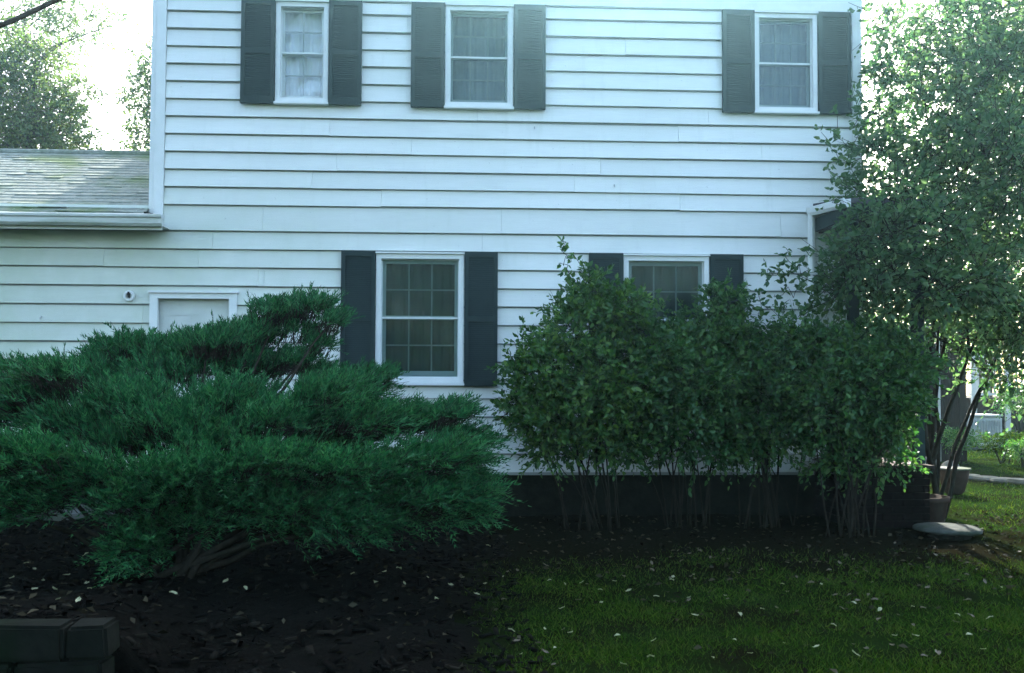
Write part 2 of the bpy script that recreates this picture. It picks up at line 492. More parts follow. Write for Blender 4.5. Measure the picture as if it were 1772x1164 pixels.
GROOVE = 0.016
for i in range(len(COURSES) - 1):
    z0, z1 = COURSES[i], COURSES[i + 1] - GROOVE
    if z1 - z0 < 0.05: continue
    up = z0 > 3.15
    xl = -3.262 if up else WLX
    xr = XR - 0.10
    rj = random.Random(i * 13 + 5)
    js = []
    x = xl + rj.uniform(1.5, 4.0)
    if i == 10: js.append(-2.16)
    if i == 11: js.append(-3.9)
    while x < xr - 0.8:
        js.append(round(x, 3)); x += rj.uniform(2.6, 4.2)
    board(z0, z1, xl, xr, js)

# side walls of the main block
for i in range(len(COURSES) - 1):
    z0, z1 = COURSES[i], COURSES[i + 1] - GROOVE
    if z1 - z0 < 0.05: continue
    board(z0, z1, 0.02, HD, [], place=lambda x, y, z: (XR - y, x, z), holes=[])
    if z0 > 3.3:
        board(z0, z1, 0.02, HD, [], place=lambda x, y, z: (XL + y, x, z), holes=[])

# wall cores (with openings) behind the boards
def wall_core():
    xs = sorted({XL, XR, *[v for h in HOLES for v in h[:2]]}); zs = sorted({0.45, 3.3, 6.05, *[v for h in HOLES for v in h[2:] if v > 0.45]})
    mb = MB()
    for a, b in zip(xs, xs[1:]):
        for c, d in zip(zs, zs[1:]):
            mx, mz = (a + b) / 2, (c + d) / 2
            if any(h[0] < mx < h[1] and h[2] < mz < h[3] for h in HOLES): continue
            mb.box(a, b, 0.0, 0.14, c, d)
    me = mb.mesh('front_wall')
    bm = bmesh.new(); bm.from_mesh(me); bmesh.ops.remove_doubles(bm, verts=bm.verts[:], dist=0.0002); bm.to_mesh(me); bm.free()
    link('front_wall', me, MT['sheath'], house)
    MB().box(XR - 0.14, XR, 0.15, HD, 0.45, 6.0).build('side_wall', MT['sheath'], house)
    MB().box(XL, XL + 0.14, 0.15, HD, 0.45, 6.0).build('side_wall', MT['sheath'], house)
    MB().box(XL + 0.15, XR - 0.15, HD - 0.14, HD, 0.45, 6.0).build('back_wall', MT['trim'], house)
    MB().box(WLX, XL - 0.002, 0.0, 0.14, 0.45, 3.2).build('wing_wall', MT['sheath'], house)
    MB().box(WLX, WLX + 0.14, 0.15, 5.2, 0.45, 3.2).build('wing_wall', MT['trim'], house)
    MB().box(WLX + 0.15, XL - 0.01, 5.06, 5.2, 0.45, 3.2).build('wing_wall', MT['trim'], house)
    MB().box(XL + 0.15, XR - 0.15, 0.15, HD - 0.15, 3.12, 3.3).build('upper_floor', MT['interior'], house)
    MB().box(XL + 0.15, XR - 0.15, 1.6, 1.7, 0.46, 5.95).build('inner_wall', MT['interior'], house)
wall_core()
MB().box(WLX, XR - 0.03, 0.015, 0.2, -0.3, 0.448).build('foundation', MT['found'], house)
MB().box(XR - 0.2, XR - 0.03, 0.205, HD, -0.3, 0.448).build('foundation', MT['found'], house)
MB().box(WLX, XR, -0.03, -0.003, 0.45, 0.480).build('sill_board', MT['sheath'], house)

# corner boards, frieze
MB().box(-3.372, -3.264, -0.045, -0.002, 3.25, 5.735).build('corner_board', MT['trim'], house, bevel=0.003)
MB().box(-3.425, -3.374, -0.030, 0.08, 3.25, 5.735).build('corner_board', MT['trim'], house, bevel=0.003)
MB().box(XR - 0.098, XR + 0.012, -0.045, -0.002, 0.49, 5.735).build('corner_board', MT['trim'], house, bevel=0.003)
MB().box(XL - 0.03, XR + 0.03, -0.040, -0.002, 5.738, 5.99).build('frieze_board', MT['trim'], house, bevel=0.003)
# main roof
def slab_roof(name, x0, x1, ya, za, yr, zr, yb, zb, th, mat):
    v = []
    for x in (x0, x1):
        for y, z in ((ya, za), (yr, zr), (yb, zb)): v += [(x, y, z), (x, y, z - th)]
    f = [(0, 6, 8, 2), (2, 8, 10, 4), (1, 3, 9, 7), (3, 5, 11, 9), (0, 1, 7, 6), (4, 10, 11, 5), (0, 2, 3, 1), (2, 4, 5, 3), (6, 7, 9, 8), (8, 9, 11, 10)]
    return MB().add(v, f).build(name, mat, house)
slab_roof('main_roof', XL - 0.3, XR + 0.3, -0.14, 6.06, HD / 2, RIDGE, HD + 0.3, 6.06, 0.05, MT['roof'])
MB().box(XL - 0.28, XR + 0.28, -0.13, 0.0, 5.992, 6.004).build('soffit', MT['trim'], house)
for gx in (XL + 0.03, XR - 0.03):
    MB().add([(gx - .02, 0, 6.0), (gx - .02, HD, 6.0), (gx - .02, HD / 2, RIDGE - .08), (gx + .02, 0, 6.0), (gx + .02, HD, 6.0), (gx + .02, HD / 2, RIDGE - .08)],
             [(0, 2, 1), (3, 4, 5), (0, 1, 4, 3), (1, 2, 5, 4), (2, 0, 3, 5)]).build('gable_wall', MT['trim'], house)

# wing roof with single shingles
WY0, WZ0, WYR, WZR = -0.30, 3.235, 2.60, 4.535
wroof = slab_roof('wing_roof', WLX - 0.3, XL - 0.012, WY0 + 0.02, WZ0 - 0.015, WYR, WZR - 0.012, 5.5, 3.235, 0.04, MT['shingle'])
def shingles():
    L = math.hypot(WYR - WY0, WZR - WZ0); ey, ez = (WYR - WY0) / L, (WZR - WZ0) / L
    ny, nz = -ez, ey
    V = []; Tt = []
    rr = random.Random(4)
    exp = 0.142
    n = int(L / exp)
    for c in range(n):
        x = WLX - 0.3 - rr.uniform(0, 0.3)
        while x < XL - 0.02:
            wd = rr.uniform(0.16, 0.32)
            x1 = min(x + wd, XL - 0.014)
            xa = max(x, WLX - 0.3)
            s0 = c * exp + rr.uniform(-0.012, 0.012) - 0.02
            s1 = s0 + exp + 0.05
            lift = rr.choice([0.004, 0.005, 0.006, 0.008, 0.016]) * (1.6 if c < 4 else 1.0); liftb = lift * rr.uniform(0.3, 1.2)
            b = len(V)
            def P(xx, s, h): return (xx, WY0 + ey * s + ny * h, WZ0 + ez * s + nz * h)
            sm = s0 + 0.05
            for s, h0, h1 in ((s0, lift, liftb), (sm, 0.007, 0.007), (min(s1, L), 0.003, 0.003)):
                V += [P(xa + 0.002, s, h0 + 0.006), P(x1 - 0.002, s, h1 + 0.006)]
            V += [P(xa + 0.002, s0, lift - 0.003), P(x1 - 0.002, s0, liftb - 0.003)]
            Tt += [(b, b + 1, b + 3), (b, b + 3, b + 2), (b + 2, b + 3, b + 5), (b + 2, b + 5, b + 4), (b, b + 7, b + 1), (b, b + 6, b + 7)]
            x += wd
    o = link('shingles', tri_mesh('shingles', V, Tt), MT['shingle'], wroof)
    o['kind'] = 'stuff'
shingles()
MB().tube([(WLX - .3, WYR, WZR + 0.012), (XL - 0.02, WYR, WZR + 0.012)], 0.045, 8).build('ridge_cap', MT['shingle'], wroof)
# wing gutter: a trough with a rolled lip, and its fascia
def trough(pts_xy, x0, x1, name, mat, parent):
    n = len(pts_xy)
    v = [(x, y, z) for x in (x0, x1) for y, z in pts_xy]
    f = [(i, i + 1, n + i + 1, n + i) for i in range(n - 1)]
    mb = MB().add(v, f)
    mb.add([(x1, y, z) for y, z in pts_xy], [tuple(range(n))])
    mb.add([(x0, y, z) for y, z in pts_xy], [tuple(range(n))[::-1]])
    return mb.build(name, mat, parent)
GY = -0.33
gprof = [(GY - 0.005, 3.245), (GY - 0.005, 3.128), (GY - 0.07, 3.122), (GY - 0.098, 3.150), (GY - 0.102, 3.200), (GY - 0.122, 3.215), (GY - 0.126, 3.240), (GY - 0.112, 3.246), (GY - 0.106, 3.236)]
trough(gprof, WLX - 0.3, -3.165, 'gutter', MT['gutter'], house)
MB().box(WLX - 0.28, -3.19, GY, GY + 0.02, 3.09, 3.225).build('fascia', MT['trim'], house)
MB().box(WLX - 0.28, -3.19, GY + 0.022, -0.04, 3.140, 3.152).build('soffit', MT['trim'], house)
# moss and debris stuck along the gutter end
MB().box(-3.41, -3.36, -0.26, -0.035, 3.18, 3.30, 0.01).build('flashing', MT['found'], house)

# windows
def muntin_bar(x0, x1, z0, z1, y, par): return MB().box(x0, x1, y, y + 0.014, z0, z1).build('muntin', MT['muntin'], par)
def curtain(x0, x1, z0, z1, y, mat, par, amp):
    n = 60; v = []; f = []
    ph = random.uniform(0, 6)
    for i in range(n + 1):
        x = x0 + (x1 - x0) * i / n
        d = amp * (math.sin(x * 74 + ph) + 0.6 * math.sin(x * 131 + 2 * ph) + 0.5 * math.sin(x * 23 + ph))
        v += [(x, y + d, z0), (x, y + d * 0.7, z1)]
    for i in range(n): f.append((2 * i, 2 * i + 2, 2 * i + 3, 2 * i + 1))
    return MB().add(v, f).build('curtain', mat, par, smooth=True)

def window(x0, x1, z0, z1, kind):
    low = kind == 'low'
    cw = 0.055 if low else 0.050
    wn = MB()
    # casing: four boards mitred as butt joints, standing proud of the siding
    wn.box(x0, x0 + cw, -0.058, 0.0, z0, z1); wn.box(x1 - cw, x1, -0.058, 0.0, z0, z1)
    wn.box(x0 + cw, x1 - cw, -0.058, 0.0, z1 - cw, z1); wn.box(x0 + cw, x1 - cw, -0.058, 0.0, z0, z0 + cw)
    me = wn.mesh('window')
    bm = bmesh.new(); bm.from_mesh(me); bmesh.ops.remove_doubles(bm, verts=bm.verts[:], dist=0.0002); bm.to_mesh(me); bm.free()
    W = link('window', me, MT['trim'], house)
    a, b, c, d = x0 + cw, x1 - cw, z0 + cw, z1 - cw
    # drip cap and sill
    MB().box(x0 - 0.012, x1 + 0.012, -0.085, -0.003, z1 + 0.001, z1 + 0.018).build('drip_cap', MT['trim'], W)
    MB().box(x0 - 0.012, x1 + 0.012, -0.095, -0.003, z0 - 0.030, z0 - 0.002).build('sill', MT['trim'], W, bevel=0.004)
    # jamb liner
    jl = MB()
    jl.box(a - 0.025, a, 0.001, 0.16, c - .025, d + .025); jl.box(b, b + 0.025, 0.001, 0.16, c - .025, d + .025)
    jl.box(a, b, 0.001, 0.16, d, d + 0.025); jl.box(a, b, 0.001, 0.16, c - 0.025, c)
    me = jl.mesh('jamb'); bm = bmesh.new(); bm.from_mesh(me); bmesh.ops.remove_doubles(bm, verts=bm.verts[:], dist=0.0002); bm.to_mesh(me); bm.free()
    link('jamb', me, MT['sash'], W)
    zm = (c + d) / 2 + 0.008
    sw = 0.048 if low else 0.036
    for up in (True, False):
        lo, hi = (zm - 0.018, d) if up else (c, zm + 0.018)
        y = 0.030 if up else 0.062
        rb = (0.040 if up else 0.075) if low else (0.034 if up else 0.055)
        rt = sw if up else 0.036
        s = MB()
        s.box(a, a + sw, y, y + 0.03, lo, hi); s.box(b - sw, b, y, y + 0.03, lo, hi)
        s.box(a + sw, b - sw, y, y + 0.03, lo, lo + rb); s.box(a + sw, b - sw, y, y + 0.03, hi - rt, hi)
        me = s.mesh('sash'); bm = bmesh.new(); bm.from_mesh(me); bmesh.ops.remove_doubles(bm, verts=bm.verts[:], dist=0.0002); bm.to_mesh(me); bm.free()
        link('sash', me, MT['sash'], W)
        ga, gb, gc, gd = a + sw, b - sw, lo + rb, hi - rt
        nc = 3 if (gb - ga) > 0.45 else 2
        mw = 0.016
        xs = [ga + (gb - ga) * k / nc for k in range(nc + 1)]
        zs = [gc, (gc + gd) / 2, gd]
        for k in range(1, nc): muntin_bar(xs[k] - mw / 2, xs[k] + mw / 2, gc, gd, y + 0.004, W)
        for k in range(nc):
            l = xs[k] + (mw / 2 + .001 if k else 0); r = xs[k + 1] - (mw / 2 + .001 if k < nc - 1 else 0)
            muntin_bar(l, r, zs[1] - mw / 2, zs[1] + mw / 2, y + 0.004, W)
            for q in range(2):
                tw = random.uniform(-0.0015, 0.0015)
                p0 = zs[q] + (mw / 2 if q else 0); p1 = zs[q + 1] - (0 if q else mw / 2)
                yy = y + 0.012
                MB().add([(l, yy + tw, p0), (r, yy - tw, p0), (r, yy - tw, p1), (l, yy + tw, p1)], [(0, 1, 2, 3)]).build('pane', MT['pane'], W)
    # storm pane in front of both sashes, in its own two halves
    sm = MT['storm'] if low else (MT['storm_clear'] if kind == 'white' else MT['storm'])
    for lo, hi in ((c + 0.012, zm - 0.002), (zm + 0.002, d - 0.012)):
        MB().add([(a + .012, 0.012, lo), (b - .012, 0.012, lo), (b - .012, 0.012, hi), (a + .012, 0.012, hi)], [(0, 1, 2, 3)]).build('storm_pane', sm, W)
    s = MB()
    s.box(a, a + .012, 0.004, 0.02, c, d); s.box(b - .012, b, 0.004, 0.02, c, d); s.box(a + .012, b - .012, 0.004, 0.02, c, c + .012); s.box(a + .012, b - .012, 0.004, 0.02, d - .012, d)
    s.box(a + .012, b - .012, 0.004, 0.02, zm - .012, zm + .006)
    me = s.mesh('storm_frame'); bm = bmesh.new(); bm.from_mesh(me); bmesh.ops.remove_doubles(bm, verts=bm.verts[:], dist=0.0002); bm.to_mesh(me); bm.free()
    link('storm_frame', me, MT['sash'], W)
    if kind == 'white':
        curtain(a, b, c, d, 0.125, MT['curtain_white'], W, 0.003)
    else:
        curtain(a, b, c, d, 0.18, MT['curtain_dark' if low else 'curtain_mid'], W, 0.006)
    return W

def shutter(x0, x1, z0, z1):
    y0, y1 = -0.088, -0.040
    st = 0.045
    f = MB()
    zm = z0 + (z1 - z0) * 0.5
    f.box(x0, x0 + st, y0, y1, z0, z1); f.box(x1 - st, x1, y0, y1, z0, z1)
    for lo, hi in ((z0, z0 + 0.075), (zm - 0.03, zm + 0.03), (z1 - 0.06, z1)):
        f.box(x0 + st, x1 - st, y0, y1, lo, hi)
    me = f.mesh('shutter'); bm = bmesh.new(); bm.from_mesh(me); bmesh.ops.remove_doubles(bm, verts=bm.verts[:], dist=0.0002); bm.to_mesh(me); bm.free()
    o = link('shutter', me, MT['shutter'], house)
    s = MB()
    for lo, hi in ((z0 + 0.075, zm - 0.03), (zm + 0.03, z1 - 0.06)):
        k = int((hi - lo) / 0.022)
        for i in range(k):
            z = lo + (hi - lo) * i / k; h = (hi - lo) / k
            s.add([(x0 + st, y0 + 0.012, z), (x1 - st, y0 + 0.012, z), (x1 - st, y0 + 0.022, z + h * 1.02), (x0 + st, y0 + 0.022, z + h * 1.02),
                   (x0 + st, y0 + 0.022, z - 0.001), (x1 - st, y0 + 0.022, z - 0.001)], [(0, 1, 2, 3), (0, 4, 5, 1)])
    so = s.build('louvers', MT['shutter'], o); so['kind'] = 'stuff'
    MB().box(x0 + st - 0.002, x1 - st + 0.002, y1 - 0.006, y1 - 0.002, z0 + 0.02, z1 - 0.02).build('backing', MT['shutter'], o)

for (x0, x1, z0, z1, sl, sr, s0, s1, kind) in WIN:
    window(x0, x1, z0, z1, kind)
    shutter(sl, x0 - 0.008, s0, s1)
    shutter(x1 + 0.008, sr, s0, s1)

# door in the left of the facade
def door():
    x0, x1, z0, z1 = DOOR
    cw = 0.085
    m = MB()
    m.box(x0, x0 + cw, -0.062, 0.0, 0.30, z1); m.box(x1 - cw, x1, -0.062, 0.0, 0.30, z1); m.box(x0 + cw, x1 - cw, -0.062, 0.0, z1 - 0.06, z1)
    me = m.mesh('door'); bm = bmesh.new(); bm.from_mesh(me); bmesh.ops.remove_doubles(bm, verts=bm.verts[:], dist=0.0002); bm.to_mesh(me); bm.free()
    d = link('door', me, MT['trim'], house)
    MB().box(x0 - 0.015, x1 + 0.015, -0.085, -0.003, z1 + 0.001, z1 + 0.022).build('drip_cap', MT['trim'], d)
    MB().box(x0 + cw - .01, x1 - cw + .01, 0.035, 0.075, 0.34, z1 - 0.03).build('door_leaf', MT['door'], d)
    for lo, hi in ((0.5, 1.2), (1.35, 2.2)):
        for a, b in ((x0 + cw + 0.10, (x0 + x1) / 2 - 0.04), ((x0 + x1) / 2 + 0.04, x1 - cw - 0.10)):
            MB().box(a, b, 0.027, 0.034, lo, hi).build('door_panel', MT['door'], d, bevel=0.005)
    MB().box(x0 + cw, x1 - cw, -0.08, 0.03, 0.30, 0.335).build('threshold', MT['concrete'], d)
    MB().lathe((x0 + cw + 0.09, 0.0, 0), [(0.01, 1.2), (0.028, 1.21), (0.03, 1.235), (0.012, 1.25)], 10).build('knob', MT['metal'], d)
door()

# small fittings on the wall
def wall_vent():
    m = MB()
    c = at(224, 512, -0.04)
    n = 18
    prof = [(0.060, -0.036), (0.060, -0.062), (0.052, -0.070), (0.034, -0.070), (0.030, -0.046)]
    v = [(c.x + r * math.cos(6.2832 * k / n), y, c.z + r * math.sin(6.2832 * k / n)) for r, y in prof for k in range(n)]
    f = [(i * n + k, (i + 1) * n + k, (i + 1) * n + (k + 1) % n, i * n + (k + 1) % n) for i in range(len(prof) - 1) for k in range(n)]
    f.append(tuple((len(prof) - 1) * n + k for k in range(n)))
    o = m.add(v, f).build('wall_vent', MT['trim'], house, smooth=False)
    MB().box(c.x - 0.008, c.x + 0.010, -0.088, -0.047, c.z - 0.02, c.z + 0.045).build('flap', MT['black'], o)
wall_vent()
for px, py in ((925, 220), (1063, 320), (72, 548)):
    c = at(px, py, -0.03)
    MB().tube([(c.x, -0.012, c.z), (c.x, -0.055, c.z), (c.x, -0.066, c.z - 0.008), (c.x, -0.066, c.z - 0.03)], 0.007, 6).build('hook', MT['metal'], house)

# ------------------------------------------------------------------ porch at the right corner of the facade
PX0, PX1, PYF = 4.00, 4.82, -1.10
porch = empty('porch', (4.6, -0.5, 0), 'small covered entry porch with white gutter at the right corner of the facade', 'porch')
def porch_build():
    # roof falling forward
    zb, zf = 3.52, 3.40
    v = [(PX0, -0.045, zb), (PX1, -0.045, zb), (PX1, PYF, zf), (PX0, PYF, zf)]
    v += [(x, y, z - 0.05) for x, y, z in v]
    MB().add(v, [(0, 3, 2, 1), (4, 5, 6, 7), (0, 1, 5, 4), (1, 2, 6, 5), (2, 3, 7, 6), (3, 0, 4, 7)]).build('roof', MT['roof'], porch)
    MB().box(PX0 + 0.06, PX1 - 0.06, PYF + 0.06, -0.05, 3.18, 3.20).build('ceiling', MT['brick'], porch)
    MB().box(PX0 + 0.01, PX0 + 0.05, PYF + 0.06, -0.05, 3.20, 3.345).build('side_beam', MT['shutter'], porch)
    MB().box(PX0 + 0.01, PX1, PYF + 0.01, PYF + 0.05, 3.18, 3.345).build('front_beam', MT['shutter'], porch)
    # gutter along the side, falling towards the wall
    n = 7
    prof = [(0.0, 0.0), (0.0, -0.085), (-0.05, -0.09), (-0.075, -0.06), (-0.08, 0.0), (-0.07, 0.006), (-0.06, -0.01)]
    v = [(PX0 + dx, y, z + dz) for y, z in ((-0.05, 3.465), (PYF - 0.04, 3.385)) for dx, dz in prof]
    m = MB().add(v, [(i, n + i, n + i + 1, i + 1) for i in range(n - 1)])
    m.add(v[:n], [tuple(range(n))]); m.add(v[n:], [tuple(range(n))[::-1]])
    m.build('gutter', MT['trim'], porch)
    m = MB()
    dx = PX0 - 0.035
    ring = []
    path = [(dx, -0.09, 3.40), (dx, -0.085, 3.32), (dx, -0.082, 3.2), (dx, -0.082, 0.78), (dx, -0.10, 0.70), (dx, -0.16, 0.665)]
    m.tube(path, 0.043, 8).build('downspout', MT['trim'], porch)
    for z in (2.7, 1.2): MB().box(dx - 0.06, dx + 0.06, -0.1275, -0.037, z, z + 0.03).build('strap', MT['trim'], porch)
    MB().box(PX0 + 0.02, PX0 + 0.12, PYF + 0.06, PYF + 0.16, 0.66, 3.18).build('post', MT['shutter'], porch, bevel=0.006)
    MB().box(PX1 - 0.12, PX1 - 0.02, PYF + 0.06, PYF + 0.16, 0.66, 3.18).build('post', MT['shutter'], porch, bevel=0.006)
    for k in range(9):
        y0 = PYF - 0.03 + k * 0.118
        MB().box(PX0 - 0.04, PX1 + 0.03, y0, y0 + 0.112, 0.62, 0.652).build('deck_board', MT['shed'], porch)
    # dark brick base, brick by brick on the two faces in view
    MB().box(PX0 + 0.03, PX1 - 0.03, PYF + 0.06, -0.05, -0.1, 0.615).build('base_core', MT['found'], porch)
    bw, bh, j = 0.205, 0.062, 0.010
    bm_me = {}
    def brick(x0, x1, y0, y1, z):
        MB().box(x0, x1, y0, y1, z, z + bh, 0.002).build('brick', MT['brick'], porch)
    for r in range(8):
        z = 0.02 + r * (bh + j)
        off = (bw + j) / 2 * (r % 2)
        x = PX0 + 0.005 - off
        while x < PX1 - 0.01:
            a, b = max(x, PX0 + 0.005), min(x + bw, PX1 - 0.005)
            if b - a > 0.04: brick(a, b, PYF + 0.012, PYF + 0.056, z)
            x += bw + j
        y = PYF + 0.062 - off
        while y < -0.06:
            a, b = max(y, PYF + 0.062), min(y + bw, -0.055)
            if b - a > 0.04: brick(PX0 - 0.012, PX0 + 0.028, a, b, z)
            y += bw + j
porch_build()

# ------------------------------------------------------------------ concrete doorstep
step = empty('doorstep', (-2.95, -0.6, 0.0), 'low concrete doorstep with two treads under the white door', 'doorstep')
MB().box(-4.25, -2.3, -0.62, -0.05, -0.05, 0.295).build('tread', MT['concrete'], step, bevel=0.012)
MB().box(-4.35, -2.2, -1.00, -0.625, -0.05, 0.165).build('tread', MT['concrete'], step, bevel=0.012)

# ------------------------------------------------------------------ block retaining wall in front of the bed
rwall = empty('retaining_wall', (-2.2, -6.05, 0), 'low dark mossy concrete block retaining wall in front of the juniper', 'retaining wall')
def retaining():
    zt = at(60, 1079, -6.12).z
    bh, bl = 0.165, 0.42
    jx = at(118, 1105, -6.12).x
    jx2 = at(30, 1150, -6.12).x
    for r in range(3):
        z1 = zt - r * (bh + 0.008); z0 = z1 - bh
        x = (jx if r % 2 == 0 else jx2) - 9 * (bl + 0.008)
        while x < -1.75:
            a, b = x + 0.004, min(x + bl + 0.004, -1.68)
            if b - a > 0.08:
                dy = random.uniform(-0.012, 0.012)
                MB().box(a, b, -6.20 + dy, -5.985, z0, z1, 0.010).build('block', MT['block'], rwall, bevel=0.016)
            x += bl + 0.008
retaining()

# ------------------------------------------------------------------ foliage tools
def unit(a): return a / np.maximum(np.linalg.norm(a, axis=-1, keepdims=True), 1e-6)

def leaves(P, Dv, Nv, L, Wd, fold=0.25, shape=6):
    """P base points, Dv direction, Nv normal, L length, Wd half width (arrays) -> verts, tris"""
    Dv = unit(Dv); Sv = unit(np.cross(Dv, Nv)); Nn = np.cross(Sv, Dv)
    L = L[:, None]; Wd = Wd[:, None]
    if shape == 4:
        pts = [P, P + Dv * L * 0.5 + Sv * Wd + Nn * Wd * fold, P + Dv * L * 0.5 - Sv * Wd + Nn * Wd * fold, P + Dv * L - Nn * L * 0.08]
        tri = [(0, 1, 3), (0, 3, 2)]
    else:
        pts = [P, P + Dv * L * 0.34 + Sv * Wd + Nn * Wd * fold, P + Dv * L * 0.34 - Sv * Wd + Nn * Wd * fold,
               P + Dv * L * 0.72 + Sv * Wd * 0.68 + Nn * Wd * fold * .6 - Nn * L * 0.05, P + Dv * L * 0.72 - Sv * Wd * 0.68 + Nn * Wd * fold * .6 - Nn * L * 0.05,
               P + Dv * L - Nn * L * 0.16]
        tri = [(0, 1, 3), (0, 3, 5), (0, 5, 4), (0, 4, 2)]
    k = len(pts); n = len(P)
    V = np.stack(pts, 1).reshape(-1, 3)
    T = (np.arange(n)[:, None, None] * k + np.array(tri)[None]).reshape(-1, 3)
    return V, T

def cat(parts):
    Vs = []; Ts = []; o = 0
    for V, T in parts:
        Vs.append(V); Ts.append(T + o); o += len(V)
    return np.concatenate(Vs), np.concatenate(Ts)

def twigs(P0, P1, r0, r1):
    d = unit(P1 - P0)
    a = unit(np.cross(d, np.array([0.31, 0.87, 0.21]))); b = np.cross(d, a)
    pts = []
    for P, r in ((P0, r0), (P1, r1)):
        for q in (0, 2.094, 4.189): pts.append(P + (a * math.cos(q) + b * math.sin(q)) * r)
    n = len(P0)
    V = np.stack(pts, 1).reshape(-1, 3)
    tri = []
    for k in range(3):
        k2 = (k + 1) % 3
        tri += [(k, k2, 3 + k2), (k, 3 + k2, 3 + k)]
    T = (np.arange(n)[:, None, None] * 6 + np.array(tri)[None]).reshape(-1, 3)
    return V, T

def blob_points(blobs, n, shell=0.55, rng=RNG):
    """blobs: (center, rx, ry, rz[, weight]). points inside the union biased to its surface; outward directions too"""
    C = np.array([list(b[0]) for b in blobs]); Rr = np.array([b[1:4] for b in blobs])
    wt = np.array([(b[4] if len(b) > 4 else 1.0) * (b[1] * b[2] + b[1] * b[3] + b[2] * b[3]) for b in blobs]); wt /= wt.sum()
    k = rng.choice(len(blobs), n, p=wt)
    d = unit(rng.normal(size=(n, 3)))
    rad = (shell + (1 - shell) * rng.random(n)) * (1 + 0.10 * rng.normal(size=n))
    return C[k] + d * Rr[k] * rad[:, None], unit(d * Rr[k].mean(1, keepdims=True) / Rr[k]), k

def sprigs(P, Dv, L, nl, leafL, leafW, rng=RNG, shape=6, droop=0.25, updir=0.35):
    n = len(P)
    Dv = unit(Dv)
    Vp = []
    side = unit(np.cross(Dv, np.array([0, 0, 1.0]) + 0.3 * rng.normal(size=(n, 3))))
    up = np.cross(side, Dv)
    for i in range(nl):
        t = 0.15 + 0.85 * i / (nl - 1)
        p = P + Dv * (L * t)[:, None]; p[:, 2] -= droop * L * t * t
        ang = i * 2.4 + rng.random(n) * 1.2
        rad = side * np.cos(ang)[:, None] + up * np.sin(ang)[:, None]
        ld = unit(Dv * 0.75 + rad * (0.9 - 0.5 * t) + 0.30 * rng.normal(size=(n, 3)) + np.array([0, 0, -0.15]))
        nv = unit(np.array([0, -0.25, 1.0]) * updir + rad * 0.2 + 0.55 * rng.normal(size=(n, 3)))
        ll = leafL * (0.65 + 0.6 * rng.random(n)) * (1 - 0.25 * t)
        Vp.append(leaves(p, ld, nv, ll, ll * leafW, 0.25, shape))
    return cat(Vp)

def curve(p0, p1, bow, n=7):
    p0 = Vector(p0); p1 = Vector(p1)
    m = (p0 + p1) / 2 + Vector(bow)
    return [p0 * (1 - t) ** 2 + m * 2 * t * (1 - t) + p1 * t * t for t in [i / (n - 1) for i in range(n)]]

def wiggle(pts, a):
    return [pts[0]] + [p + Vector((random.uniform(-a, a), random.uniform(-a, a), random.uniform(-a, a))) for p in pts[1:]]

